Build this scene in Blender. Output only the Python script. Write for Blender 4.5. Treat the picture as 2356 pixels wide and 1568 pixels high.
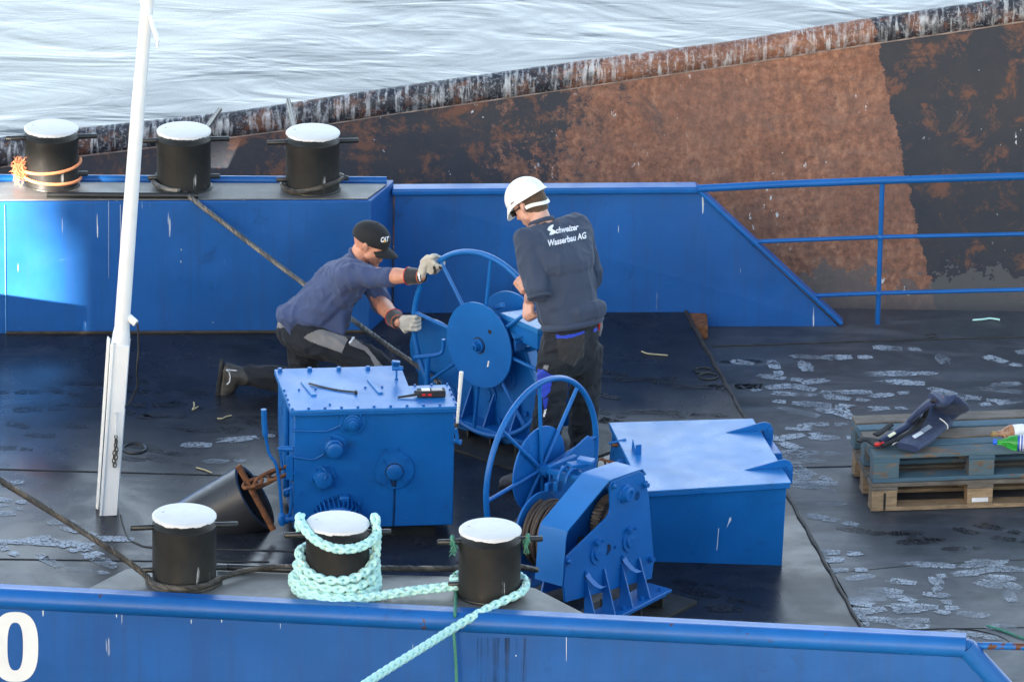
import bpy, bmesh, math, random
from mathutils import Vector as V, Matrix, noise, Quaternion
from mathutils.bvhtree import BVHTree
random.seed(7)
R_ = math.radians
for o in list(bpy.data.objects): bpy.data.objects.remove(o)
SC = bpy.context.scene
COL = SC.collection

# ---------------------------------------------------------------- camera
F = 16000.; TILT = R_(20.); ROLL = R_(1.0); DIST = 40.
CAM = V((0., -DIST*math.cos(TILT), DIST*math.sin(TILT)))
cam_d = bpy.data.cameras.new('camera'); cam = bpy.data.objects.new('camera', cam_d); COL.objects.link(cam)
cam.location = CAM
cam.rotation_euler = (Matrix.Rotation(R_(90)-TILT, 3, 'X') @ Matrix.Rotation(ROLL, 3, 'Z')).to_euler()
cam_d.sensor_width = 36; cam_d.lens = 36*F/2356.; cam_d.clip_end = 5000; cam_d.clip_start = 1
SC.camera = cam

# ---------------------------------------------------------------- light
CLOUD = (7.7, 9.1, 10.4)
SUN_EL = 13.0; SUN_DIR = V((-.62, -.78, 0)).normalized()*math.cos(R_(SUN_EL)) + V((0, 0, math.sin(R_(SUN_EL))))
w = bpy.data.worlds.new('World'); SC.world = w; w.use_nodes = True
wn = w.node_tree; bg = wn.nodes['Background']
sky = wn.nodes.new('ShaderNodeTexSky'); sky.sky_type = 'NISHITA'; sky.sun_disc = False
sky.sun_elevation = R_(SUN_EL); sky.sun_rotation = math.atan2(SUN_DIR.x, SUN_DIR.y)
sky.air_density = 1.0; sky.dust_density = 1.6; sky.ozone_density = 1.0; sky.altitude = 100
# a bright bank of thin cloud stands over the far bank of the river (+Y), low in the sky
tc = wn.nodes.new('ShaderNodeTexCoord'); sp = wn.nodes.new('ShaderNodeSeparateXYZ'); wn.links.new(tc.outputs['Generated'], sp.inputs[0])
def wmath(op, a, b):
    x = wn.nodes.new('ShaderNodeMath'); x.operation = op; x.use_clamp = False
    for s_, v_ in ((x.inputs[0], a), (x.inputs[1], b)):
        if isinstance(v_, (int, float)): s_.default_value = v_
        else: wn.links.new(v_, s_)
    return x.outputs[0]
r1 = wn.nodes.new('ShaderNodeMapRange'); r1.interpolation_type = 'SMOOTHSTEP'; r1.inputs[1].default_value = .1; r1.inputs[2].default_value = .9; r1.inputs[3].default_value = .22; wn.links.new(sp.outputs[1], r1.inputs[0])
r2 = wn.nodes.new('ShaderNodeMapRange'); r2.interpolation_type = 'SMOOTHSTEP'; r2.inputs[1].default_value = .75; r2.inputs[2].default_value = .25; wn.links.new(sp.outputs[2], r2.inputs[0])
cn = wn.nodes.new('ShaderNodeTexNoise'); cn.inputs['Scale'].default_value = 3.5; cn.inputs['Detail'].default_value = 6; wn.links.new(tc.outputs['Generated'], cn.inputs['Vector'])
r3 = wn.nodes.new('ShaderNodeMapRange'); r3.inputs[1].default_value = .35; r3.inputs[2].default_value = .65; r3.inputs[3].default_value = .55; r3.inputs[4].default_value = 1.; wn.links.new(cn.outputs['Fac'], r3.inputs[0])
cf = wmath('MULTIPLY', wmath('MULTIPLY', r1.outputs[0], r2.outputs[0]), r3.outputs[0])
mx = wn.nodes.new('ShaderNodeMix'); mx.data_type = 'RGBA'; wn.links.new(cf, mx.inputs[0]); wn.links.new(sky.outputs[0], mx.inputs[6]); mx.inputs[7].default_value = (CLOUD[0], CLOUD[1], CLOUD[2], 1)
wn.links.new(mx.outputs[2], bg.inputs[0]); bg.inputs[1].default_value = 0.05
sun_d = bpy.data.lights.new('sun', 'SUN'); sun_d.energy = 5.0; sun_d.angle = R_(.53); sun_d.color = (1, .89, .76)
sun = bpy.data.objects.new('sun', sun_d); COL.objects.link(sun)
sun.rotation_euler = SUN_DIR.to_track_quat('Z', 'Y').to_euler()
SC.view_settings.view_transform = 'Standard'; SC.view_settings.look = 'None'
SC.view_settings.exposure = 3.36; SC.view_settings.gamma = 1

# ---------------------------------------------------------------- photo pixel -> point on a plane of the place
def ray(x, y):
    u = (x-1178)/F; v = -(y-784)/F
    c, s = math.cos(ROLL), math.sin(ROLL)
    u, v = u*c-v*s, u*s+v*c
    return V((u, math.cos(TILT)+v*math.sin(TILT), -math.sin(TILT)+v*math.cos(TILT)))
def PZ(x, y, z=0.):
    d = ray(x, y); return CAM + d*((z-CAM.z)/d.z)
def PY(x, y, Y):
    d = ray(x, y); return CAM + d*((Y-CAM.y)/d.y)
def PP(x, y, O, n):
    d = ray(x, y); return CAM + d*((O-CAM).dot(n)/d.dot(n))

# ---------------------------------------------------------------- object helpers
def tag(o, label=None, cat=None, group=None, kind=None):
    if label: o['label'] = label
    if cat: o['category'] = cat
    if group: o['group'] = group
    if kind: o['kind'] = kind
    return o
def empty(name, loc, label, cat, group=None):
    o = bpy.data.objects.new(name, None); COL.objects.link(o); o.location = loc; o.empty_display_size = .1
    return tag(o, label, cat, group)
def rootloc(o):
    p = V((0, 0, 0))
    while o: p = p + V(o.location); o = o.parent
    return p
def link(name, me, mat, parent=None, angle=38, bevel=0, seg=2, origin=None):
    bm = bmesh.new(); bm.from_mesh(me)
    for e in bm.edges:
        if len(e.link_faces) == 2: e.smooth = e.calc_face_angle(0) < R_(angle)
        else: e.smooth = True
    for f in bm.faces: f.smooth = True
    bm.to_mesh(me); bm.free()
    o = bpy.data.objects.new(name, me); COL.objects.link(o)
    if mat:
        me.materials.clear(); me.materials.append(mat)
    if parent:
        me.transform(Matrix.Translation(-rootloc(parent))); o.parent = parent
    elif origin is not None:
        me.transform(Matrix.Translation(-V(origin))); o.location = origin
    if bevel:
        b = o.modifiers.new('bevel', 'BEVEL'); b.width = bevel; b.segments = seg; b.limit_method = 'ANGLE'; b.angle_limit = R_(32)
    return o
def copytree(o, loc=None, parent=None, label=None):
    c = o.copy(); COL.objects.link(c)
    if parent: c.parent = parent
    if loc is not None: c.location = loc
    if label: c['label'] = label
    for ch in list(o.children): copytree(ch, None, c)
    return c

class B:
    """collects solids and becomes one mesh"""
    def __init__(s): s.v = []; s.f = []
    def add(s, vs, fs):
        k = len(s.v); s.v += [tuple(p) for p in vs]; s.f += [tuple(i+k for i in f) for f in fs]; return s
    def prism(s, poly, vec):
        n = len(poly); vec = V(vec); a = [V(p) for p in poly]
        return s.add(a+[p+vec for p in a], [tuple(range(n))[::-1], tuple(range(n, 2*n))]+[(i, (i+1) % n, n+(i+1) % n, n+i) for i in range(n)])
    def hexa(s, bot, top):
        return s.add([V(p) for p in bot+top], [(3, 2, 1, 0), (4, 5, 6, 7)]+[(i, (i+1) % 4, 4+(i+1) % 4, 4+i) for i in range(4)])
    def box(s, c, ax, ay, az):
        c = V(c); ax, ay, az = V(ax), V(ay), V(az)
        b = [c-ax-ay-az, c+ax-ay-az, c+ax+ay-az, c-ax+ay-az]
        return s.hexa(b, [p+az*2 for p in b])
    def abox(s, x0, x1, y0, y1, z0, z1):
        return s.box(((x0+x1)/2, (y0+y1)/2, (z0+z1)/2), ((x1-x0)/2, 0, 0), (0, (y1-y0)/2, 0), (0, 0, (z1-z0)/2))
    def tube(s, path, r, seg=12, closed=False, caps=True):
        P = [V(p) for p in path]; n = len(P)
        rr = r if isinstance(r, (list, tuple)) else [r]*n
        T = []
        for i in range(n):
            if closed: t = P[(i+1) % n]-P[i-1]
            else: t = P[min(i+1, n-1)]-P[max(i-1, 0)]
            T.append(t.normalized() if t.length > 1e-9 else V((0, 0, 1)))
        a = T[0].orthogonal().normalized(); vs = []
        for i in range(n):
            a = (a-T[i]*a.dot(T[i])).normalized(); b = T[i].cross(a)
            for k in range(seg):
                th = 2*math.pi*k/seg; vs.append(P[i]+(a*math.cos(th)+b*math.sin(th))*rr[i])
        fs = []
        for i in range(n if closed else n-1):
            j = (i+1) % n
            for k in range(seg):
                fs.append((i*seg+k, i*seg+(k+1) % seg, j*seg+(k+1) % seg, j*seg+k))
        if closed:   # twist-correct the last ring
            pass
        if caps and not closed:
            fs.append(tuple(range(seg))[::-1]); fs.append(tuple((n-1)*seg+k for k in range(seg)))
        return s.add(vs, fs)
    def lathe(s, c, axis, prof, seg=32, caps=True):
        """prof: list of (distance along axis, radius)"""
        c = V(c); ax = V(axis).normalized(); a = ax.orthogonal().normalized(); b = ax.cross(a); vs = []
        for (h, r) in prof:
            for k in range(seg):
                th = 2*math.pi*k/seg; vs.append(c+ax*h+(a*math.cos(th)+b*math.sin(th))*max(r, 1e-5))
        fs = []
        for i in range(len(prof)-1):
            for k in range(seg): fs.append((i*seg+k, i*seg+(k+1) % seg, (i+1)*seg+(k+1) % seg, (i+1)*seg+k))
        if caps:
            fs.append(tuple(range(seg))[::-1]); fs.append(tuple((len(prof)-1)*seg+k for k in range(seg)))
        return s.add(vs, fs)
    def cyl(s, c, axis, r, h, seg=24): return s.lathe(c, axis, [(0, r), (h, r)], seg)
    def ring(s, c, n, R, r, seg=96, ts=14):
        c = V(c); n = V(n).normalized(); a = n.orthogonal().normalized(); b = n.cross(a); vs = []; fs = []
        for i in range(seg):
            th = 2*math.pi*i/seg; d = a*math.cos(th)+b*math.sin(th)
            for k in range(ts):
                ph = 2*math.pi*k/ts; vs.append(c+d*(R+r*math.cos(ph))+n*(r*math.sin(ph)))
        for i in range(seg):
            for k in range(ts):
                fs.append((i*ts+k, ((i+1) % seg)*ts+k, ((i+1) % seg)*ts+(k+1) % ts, i*ts+(k+1) % ts))
        return s.add(vs, fs)
    def mesh(s, name='m'):
        me = bpy.data.meshes.new(name); me.from_pydata(s.v, [], s.f); me.validate()
        bm = bmesh.new(); bm.from_mesh(me); bmesh.ops.recalc_face_normals(bm, faces=bm.faces[:]); bm.to_mesh(me); bm.free()
        return me
    def obj(s, name, mat, parent=None, **k): return link(name, s.mesh(name), mat, parent, **k)

def spline(pts, n=8, closed=False):
    P = [V(p) for p in pts]; out = []; m = len(P)
    rng = range(m if closed else m-1)
    for i in rng:
        p1 = P[i]; p2 = P[(i+1) % m]
        p0 = P[i-1] if (closed or i > 0) else p1*2-p2
        p3 = P[(i+2) % m] if (closed or i+2 < m) else p2*2-p1
        for k in range(n):
            t = k/n
            out.append(.5*((2*p1)+(p2-p0)*t+(2*p0-5*p1+4*p2-p3)*t*t+(3*p1-p0-3*p2+p3)*t**3))
    if not closed: out.append(P[-1])
    return out
def resample(P, step):
    out = [V(P[0])]; acc = 0.
    for a, b in zip(P[:-1], P[1:]):
        L = (b-a).length
        if L < 1e-9: continue
        d = step-acc
        while d <= L: out.append(a.lerp(b, d/L)); d += step
        acc = (acc+L) % step if True else 0
    out.append(V(P[-1])); return out
def frames(P):
    n = len(P); T = [(P[min(i+1, n-1)]-P[max(i-1, 0)]).normalized() for i in range(n)]
    a = T[0].orthogonal().normalized(); fr = []
    for i in range(n):
        a = (a-T[i]*a.dot(T[i])).normalized(); fr.append((P[i], a.copy(), T[i].cross(a)))
    return fr
def laid(path, R, ns, pitch, rs=None, seg=6, hand=1):
    """laid rope: ns strands twisted round the path"""
    P = resample(path, pitch/11.); fr = frames(P); b = B(); rs = rs or R*math.sin(math.pi/ns)/(1+math.sin(math.pi/ns))*1.12
    L = 0.; Ls = []
    for i in range(len(P)):
        if i: L += (P[i]-P[i-1]).length
        Ls.append(L)
    for k in range(ns):
        pts = []
        for (p, a, c), l in zip(fr, Ls):
            th = hand*2*math.pi*l/pitch+2*math.pi*k/ns
            pts.append(p+(a*math.cos(th)+c*math.sin(th))*(R-rs))
        b.tube(pts, rs, seg)
    return b
def braid(path, R, pitch, rs, npair=4, seg=6):
    """plaited rope: strands of both hands that pass over and under each other"""
    P = resample(path, pitch/14.); fr = frames(P); b = B(); Ls = [0.]
    for i in range(1, len(P)): Ls.append(Ls[-1]+(P[i]-P[i-1]).length)
    for hand in (1, -1):
        for k in range(npair):
            pts = []
            for (p, a, c), l in zip(fr, Ls):
                th = hand*2*math.pi*l/pitch+2*math.pi*k/npair+(math.pi/npair if hand < 0 else 0)
                w = 1+.22*hand*math.cos(npair*2*math.pi*l/pitch)
                pts.append(p+(a*math.cos(th)+c*math.sin(th))*(R-rs)*w)
            b.tube(pts, rs, seg)
    return b
# ---------------------------------------------------------------- procedural materials
class N:
    def __init__(s, name):
        s.m = bpy.data.materials.new(name); s.m.use_nodes = True; s.t = s.m.node_tree; s.p = s.t.nodes['Principled BSDF']
        s.out = s.t.nodes['Material Output']; s.co = s.t.nodes.new('ShaderNodeTexCoord')
    def n(s, k, **a):
        x = s.t.nodes.new(k)
        for q, v in a.items(): setattr(x, q, v)
        return x
    def l(s, a, b): s.t.links.new(a, b)
    def vec(s, scale=(1, 1, 1), rot=(0, 0, 0), src='Object', loc=(0, 0, 0)):
        mp = s.n('ShaderNodeMapping'); mp.inputs['Scale'].default_value = scale; mp.inputs['Rotation'].default_value = rot
        mp.inputs['Location'].default_value = loc
        s.l(s.co.outputs[src], mp.inputs[0]); return mp.outputs[0]
    def noise(s, scale=5, detail=4, rough=.55, dist=0, vec=None, src='Object'):
        x = s.n('ShaderNodeTexNoise'); x.inputs['Scale'].default_value = scale; x.inputs['Detail'].default_value = detail
        x.inputs['Roughness'].default_value = rough; x.inputs['Distortion'].default_value = dist
        s.l(vec if vec is not None else s.co.outputs[src], x.inputs['Vector']); return x.outputs['Fac']
    def ramp(s, fac, *stops, interp='LINEAR'):
        x = s.n('ShaderNodeValToRGB'); r = x.color_ramp; r.interpolation = interp
        while len(r.elements) < len(stops): r.elements.new(.5)
        for e, (p, c) in zip(r.elements, stops):
            e.position = p
            e.color = (c, c, c, 1) if isinstance(c, (int, float)) else (*c, 1)
        s.l(fac, x.inputs[0]); return x.outputs[0]
    def mix(s, fac, a, b, mode='MIX'):
        x = s.n('ShaderNodeMix', data_type='RGBA', blend_type=mode)
        for sock, v in ((x.inputs[0], fac), (x.inputs[6], a), (x.inputs[7], b)):
            if isinstance(v, (int, float)): sock.default_value = v
            elif isinstance(v, tuple): sock.default_value = (*v, 1) if len(v) == 3 else v
            else: s.l(v, sock)
        return x.outputs[2]
    def math(s, op, a, b=0., clamp=False):
        x = s.n('ShaderNodeMath', operation=op, use_clamp=clamp)
        for sock, v in ((x.inputs[0], a), (x.inputs[1], b)):
            if isinstance(v, (int, float)): sock.default_value = v
            else: s.l(v, sock)
        return x.outputs[0]
    def bump(s, h, strength=.3, dist=.01, prev=None):
        x = s.n('ShaderNodeBump'); x.inputs['Strength'].default_value = strength; x.inputs['Distance'].default_value = dist
        s.l(h, x.inputs['Height'])
        if prev: s.l(prev, x.inputs['Normal'])
        return x.outputs[0]
    def set(s, **k):
        for q, v in k.items():
            sock = s.p.inputs[{'base': 'Base Color', 'rough': 'Roughness', 'metal': 'Metallic', 'normal': 'Normal', 'spec': 'Specular IOR Level', 'alpha': 'Alpha',
                               'ior': 'IOR', 'trans': 'Transmission Weight', 'coat': 'Coat Weight', 'coatr': 'Coat Roughness', 'sss': 'Subsurface Weight', 'sheen': 'Sheen Weight'}[q]]
            if isinstance(v, (int, float)): sock.default_value = v
            elif isinstance(v, tuple): sock.default_value = (*v, 1)
            else: s.l(v, sock)
        return s.m

def simple(name, col, rough=.5, metal=0., var=.12, scale=12, bump=.1, bs=60, bd=.002, spec=.5):
    n = N(name); f = n.noise(scale, 5, .6)
    base = n.mix(n.ramp(f, (.3, 0.), (.7, 1.)), tuple(c*(1-var) for c in col), tuple(min(1, c*(1+var)) for c in col))
    rg = n.ramp(n.noise(scale*1.7, 3), (.3, max(.02, rough-.06)), (.7, rough+.06))
    return n.set(base=base, rough=rg, metal=metal, spec=spec, normal=n.bump(n.noise(bs, 4), bump, bd))

def blue_paint(name, col=(.006, .110, .36), rough=.32, streaks=.3, rust=.0, drips=True, wav=.25):
    n = N(name)
    f = n.noise(2.2, 5, .6)
    st = n.noise(1, 4, .6, vec=n.vec((22, 22, .8)))                       # vertical wash marks
    c = n.mix(n.ramp(f, (.35, 0.), (.65, 1.)), tuple(q*.86 for q in col), tuple(q*1.1 for q in col))
    c = n.mix(n.math('MULTIPLY', n.ramp(st, (.5, 0.), (.75, 1.)), streaks), c, tuple(q*.7+.01 for q in col))
    fine = n.noise(260, 2, .5)
    c = n.mix(n.ramp(fine, (.66, 0.), (.74, .35)), c, tuple(min(1, q*1.6+.03) for q in col))
    gz = n.noise(4.5, 7, .72, .5, vec=n.vec((1, 1, 1), loc=(1.3, 4, 2)))
    c = n.mix(n.ramp(gz, (.60, 0.), (.72, .45)), c, (.010, .022, .05))
    sc = n.noise(1, 6, .7, .2, vec=n.vec((9, 9, 40), (.3, .5, .1)))
    c = n.mix(n.ramp(sc, (.66, 0.), (.72, .4)), c, tuple(min(1, q*1.3+.05) for q in col))
    chp = n.ramp(n.noise(38, 3, .6, .3), (.735, 0.), (.75, .9)); c = n.mix(n.math('MULTIPLY', chp, n.ramp(n.noise(3.3, 2), (.52, 0.), (.6, 1.))), c, (.06, .03, .02))
    if drips:                                                             # bird droppings and chips
        d = n.noise(1, 3, .5, vec=n.vec((34, 34, 2.2), loc=(3, 1, 7)))
        d2 = n.noise(3.1, 2, .5)
        m = n.math('MULTIPLY', n.ramp(d, (.70, 0.), (.72, 1.)), n.ramp(d2, (.5, 0.), (.6, 1.)))
        c = n.mix(m, c, (.55, .58, .6))
    if rust:
        r = n.ramp(n.noise(9, 6, .65, .4), (.70-.07*rust, 0.), (.73-.07*rust, 1.))
        c = n.mix(r, c, (.10, .04, .02))
    rg = n.ramp(n.noise(5, 5, .6), (.3, rough-.07), (.7, rough+.1))
    b = n.bump(n.noise(3.0, 3), wav, .012); b = n.bump(n.noise(90, 3), .06, .002, b)
    return n.set(base=c, rough=rg, normal=b, spec=.34)

MB = blue_paint('blue_gloss_paint')
MBW = blue_paint('blue_wall_paint', (.011, .090, .305), .45, .8, 0, True, .5)
MBR = blue_paint('blue_rail_paint', (.008, .105, .35), .33, .2, .6, False, .1)
MBLID = blue_paint('blue_lid_lit_paint', (.02, .165, .44), .30, 0, 0, False, .15)  # also on the far winch's covers, where it paints in sky brightness
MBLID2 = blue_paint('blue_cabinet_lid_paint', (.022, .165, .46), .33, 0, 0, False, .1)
MBM = blue_paint('blue_machine_paint', (.007, .120, .39), .33, .15, 0, False, .12)
MBLK = simple('black_tar_paint', (.016, .016, .015), .38, var=.3, bump=.35, bs=45, bd=.003)
MRUB = simple('black_rubber', (.012, .012, .012), .6)
MDARK = simple('dark_steel', (.035, .033, .03), .55, .2, var=.4)
MWHITE = simple('white_paint', (.78, .78, .76), .4, var=.04, bump=.1)
MOFF = simple('offwhite_plastic', (.72, .71, .66), .4, var=.05)
MSTEEL = simple('galvanised_wire', (.16, .15, .135), .45, .6, var=.3, scale=40)
MSTEELD = simple('greased_wire', (.075, .066, .055), .5, .4, var=.5, scale=30)
MCON = simple('concrete', (.35, .34, .32), .85, var=.15)

def rusty(name='rusty_steel'):
    n = N(name); f = n.noise(30, 6, .65)
    c = n.ramp(f, (.3, (.05, .02, .012)), (.5, (.17, .06, .02)), (.62, (.26, .10, .035)), (.75, (.08, .035, .02)))
    return n.set(base=c, rough=.8, normal=n.bump(f, .5, .004))
MRUST = rusty()

def cap_white():
    n = N('white_cap_paint')
    f = n.noise(26, 6, .7); c = n.mix(n.ramp(f, (.655, 0.), (.68, 1.)), (.64, .63, .62), (.10, .06, .045))
    c = n.mix(n.ramp(n.noise(9, 6, .7), (.42, 0.), (.7, .55)), c, (.52, .49, .45)); c = n.mix(n.ramp(n.noise(90, 3, .7), (.68, 0.), (.74, .6)), c, (.12, .09, .07))
    return n.set(base=c, rough=.5, normal=n.bump(f, .2, .003))
MCAP = cap_white()

def bollard_side(name='bollard_tar', sc=1.):
    n = N(name); f = n.noise(7*sc, 5)
    c = n.mix(n.ramp(f, (.35, 0.), (.7, 1.)), (.010, .010, .010), (.022, .021, .019))
    rs = n.noise(1, 5, .65, vec=n.vec((3, 3, 14)))
    c = n.mix(n.ramp(rs, (.68, 0.), (.74, .6)), c, (.09, .045, .025))
    d = n.math('MULTIPLY', n.ramp(n.noise(1, 4, .6, vec=n.vec((45, 45, 3))), (.66, 0.), (.70, .8)), n.ramp(n.noise(5, 2), (.55, 0.), (.62, 1.)))
    c = n.mix(d, c, (.5, .5, .49))
    return n.set(base=c, spec=.22, rough=n.ramp(n.noise(12, 4), (.3, .45), (.7, .65)), normal=n.bump(n.noise(60, 5, .6), .35, .003))
MBOL = bollard_side()

def deck_mat(name, a, b, r0, r1, bumps=.25, bright=0., spec=.32):
    n = N(name); f = n.noise(1.3, 6, .6, .3); g = n.noise(7, 6, .65)
    c = n.mix(n.ramp(f, (.35, 0.), (.65, 1.)), a, b)
    c = n.mix(n.ramp(g, (.45, 0.), (.75, .5)), c, tuple(min(1, q*1.5+.008) for q in b))
    sm = n.noise(1, 5, .6, .5, vec=n.vec((1.1, 5, 1), (0, 0, .25)))                   # wiped smears
    c = n.mix(n.ramp(sm, (.52, 0.), (.7, .35+bright)), c, tuple(q*1.7+.012 for q in b))
    rs = n.noise(2.3, 6, .7, .4, vec=n.vec((1, 1, 1), loc=(5, 2, 0)))
    c = n.mix(n.ramp(rs, (.70, 0.), (.78, .5)), c, (.07, .04, .025))
    wet = n.ramp(n.noise(1.6, 5, .6, .6), (.38, r0), (.62, r1))
    bm = n.bump(n.noise(1.1, 2), .25, .02); bm = n.bump(n.noise(55, 5, .6), bumps, .0025, bm)
    return n.set(base=c, rough=wet, normal=bm, spec=spec)
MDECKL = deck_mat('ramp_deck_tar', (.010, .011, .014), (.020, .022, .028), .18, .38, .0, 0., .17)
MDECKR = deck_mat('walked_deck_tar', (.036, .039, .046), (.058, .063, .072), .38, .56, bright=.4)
MPLAT = deck_mat('grey_platform_paint', (.085, .085, .082), (.14, .14, .135), .38, .5)

def print_mat(name, col, rough, thr=.02):
    n = N(name)
    v = n.n('ShaderNodeTexVoronoi', feature='DISTANCE_TO_EDGE'); v.inputs['Scale'].default_value = 30
    n.l(n.vec((1, 1, 1)), v.inputs['Vector'])
    cracks = n.ramp(v.outputs['Distance'], (thr, 0.), (thr+.05, 1.))
    pat = n.ramp(n.noise(70, 4, .7), (.30, 0.), (.38, 1.))
    big = n.ramp(n.noise(11, 3, .6), (.34, 0.), (.42, 1.))
    fade = n.ramp(n.noise(2.6, 3, .6), (.36, .18), (.60, 1.))
    a = n.math('MULTIPLY', n.math('MULTIPLY', n.math('MULTIPLY', cracks, pat), big), fade)
    return n.set(base=n.mix(n.noise(20, 3), tuple(q*.8 for q in col), col), rough=rough, alpha=a)
MPRW = print_mat('dried_dust_print', (.40, .44, .49), .6, .012)
MPRD = print_mat('dark_wet_print', (.007, .007, .009), .5, .03)

def water():
    n = N('river_water')
    a = n.noise(1, 3, .5, .8, vec=n.vec((.5, .95, 1), (0, 0, .22)))
    b = n.noise(1, 3, .5, 1.2, vec=n.vec((1.1, 2.3, 1), (0, 0, -.18)))
    c = n.noise(1, 3, .5, vec=n.vec((9, 24, 1)))
    bm = n.bump(a, 1.0, .055); bm = n.bump(b, 1.0, .015, bm); bm = n.bump(c, .25, .0008, bm)
    n.t.nodes
    return n.set(base=n.mix(n.noise(.7, 3), (.035, .05, .058), (.06, .075, .085)), rough=.17, ior=1.33, normal=bm)
MWATER = water()

def barge(name, rim=False):
    n = N(name)
    xyz = n.n('ShaderNodeSeparateXYZ'); n.l(n.co.outputs['Object'], xyz.inputs[0]); X, Y, Z = xyz.outputs
    f = n.noise(2.3, 7, .68, .3); g = n.noise(26, 6, .7, .2); h = n.noise(1, 6, .65, vec=n.vec((4, 4, 26)))
    dark = n.mix(n.ramp(f, (.4, 0.), (.6, 1.)), (.004, .008, .018), (.020, .021, .027))
    dark = n.mix(n.ramp(n.noise(5, 8, .75, .4), (.52, 0.), (.61, .85)), dark, (.12, .045, .022))
    rustc = n.ramp(g, (.30, (.06, .024, .015)), (.45, (.17, .065, .033)), (.56, (.25, .105, .055)), (.70, (.33, .17, .10)))
    rustc = n.mix(n.ramp(h, (.5, 0.), (.65, .5)), rustc, (.24, .13, .085))
    rustc = n.mix(n.ramp(n.noise(1.3, 6, .7, .3, vec=n.vec((1, 1, 1), loc=(4, 0, 2))), (.44, 0.), (.70, .7)), rustc, (.11, .05, .034))
    rustc = n.mix(n.ramp(n.noise(3.2, 8, .7, .5), (.60, 0.), (.68, .75)), rustc, (.035, .034, .040))
    vs_ = n.noise(1, 5, .7, vec=n.vec((16, 16, 1.1), (0, -.40, 0)))
    rustc = n.mix(n.ramp(vs_, (.45, 0.), (.68, .6)), rustc, (.075, .036, .025)); rustc = n.mix(n.ramp(vs_, (.25, .5), (.42, 0.)), rustc, (.33, .19, .12))
    # patch of bare rusty plate between two slanted borders
    X = n.math('ADD', X, 2.0); Z = n.math('SUBTRACT', Z, 1.3); s1 = n.math('ADD', X, n.math('MULTIPLY', Z, .26)); s1 = n.math('ADD', s1, n.math('MULTIPLY', n.math('SUBTRACT', n.noise(14, 5, .7), .5), .14))
    right = n.ramp(s1, (0, 1.), (1, 0.)); 
    rr = n.math('LESS_THAN', s1, 2.46)
    lm = n.math('ADD', X, n.math('MULTIPLY', n.math('SUBTRACT', n.noise(1.4, 7, .75, .4), .5), 2.4))
    left = n.ramp(n.math('MULTIPLY', n.math('ADD', lm, 1.25), .30), (.22, 0.), (.66, 1.))
    left = n.math('ADD', left, n.math('MULTIPLY', n.math('SUBTRACT', n.noise(11, 8, .8), .5), 1.6), True)
    left = n.ramp(left, (.38, 0.), (.55, 1.))
    m = n.math('MULTIPLY', rr, left)
    # bottom of the plate worn to grey
    grey = n.math('ADD', Z, n.math('MULTIPLY', n.math('SUBTRACT', n.noise(2.2, 6, .75), .5), 1.1))
    gm = n.math('LESS_THAN', grey, -.02)
    c = n.mix(m, dark, rustc)
    c = n.mix(n.math('MULTIPLY', gm, .75), c, (.075, .072, .072))
    # droppings running down the slope
    dr = n.noise(1, 4, .6, vec=n.vec((24, 24, 1.3) if not rim else (38, 8, 5), (0, -.40, 0) if not rim else (0, -.5, 0)))
    lo, hi = (.66, .69) if not rim else (.50, .62)
    fl = n.ramp(n.noise(2.6 if not rim else 3, 3), (.52, 0.), (.6, 1.)) if not rim else n.ramp(n.noise(9, 6, .7), (.40, .15), (.6, 1.))
    c = n.mix(n.math('MULTIPLY', n.ramp(dr, (lo, 0.), (hi, .8)), fl), c, (.52, .55, .57))
    if rim:
        c = n.mix(n.ramp(n.noise(45, 6, .8), (.52, 0.), (.66, .6)), c, (.42, .45, .5)); c = n.mix(n.ramp(n.noise(12, 7, .75), (.60, 0.), (.66, .8)), c, (.16, .06, .03))
    sp = n.ramp(n.noise(30, 2, .4), (.80, 0.), (.82, 1.))
    c = n.mix(sp, c, (.6, .6, .58))
    return n.set(base=c, rough=n.ramp(f, (.3, .55), (.7, .75)), normal=n.bump(g, .5, .006))
MBARGE = barge('weathered_barge_plate'); MRIM = barge('weathered_barge_rim', True)

def wood(name, base, paint=None, amt=.5):
    n = N(name)
    g = n.noise(1, 6, .65, .4, vec=n.vec((3, 60, 60)))
    c = n.mix(n.ramp(g, (.3, 0.), (.7, 1.)), tuple(q*.45 for q in base), base)
    c = n.mix(n.ramp(n.noise(4, 6, .7), (.45, 0.), (.75, .7)), c, (.05, .035, .025))
    if paint: c = n.mix(n.ramp(n.noise(1, 6, .7, .3, vec=n.vec((5, 14, 14))), (.62-amt*.35, 0.), (.68-amt*.35, .9)), c, paint)
    return n.set(base=c, rough=.75, normal=n.bump(g, .5, .004))
MW1 = wood('pale_pallet_wood', (.44, .29, .16))
MW2 = wood('grey_pallet_wood', (.21, .175, .14))
MWB = wood('blue_painted_wood', (.25, .18, .12), (.05, .12, .17), .75)
MWB2 = wood('worn_blue_wood', (.26, .18, .12), (.07, .13, .16), .55)

def rope_mat(name, a, b, fleck=None, metal=0.):
    n = N(name); c = n.mix(n.noise(60, 4), a, b)
    if fleck:
        f = n.noise(1, 2, .5, vec=n.vec((30, 90, 90), (.5, .6, .3)))
        c = n.mix(n.ramp(f, (.67, 0.), (.70, .9)), c, fleck)
    fz = n.noise(420, 3, .6)
    return n.set(base=c, rough=.7 if not metal else .45, metal=metal, normal=n.bump(fz, .4, .002))
MROPE = rope_mat('turquoise_braided_rope', (.36, .66, .61), (.55, .82, .76), (.66, .40, .22))
MGREEN = rope_mat('green_thin_rope', (.03, .17, .11), (.08, .28, .19), (.2, .12, .06))
MORANGE = rope_mat('orange_rope', (.62, .20, .08), (.80, .34, .16))

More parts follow.
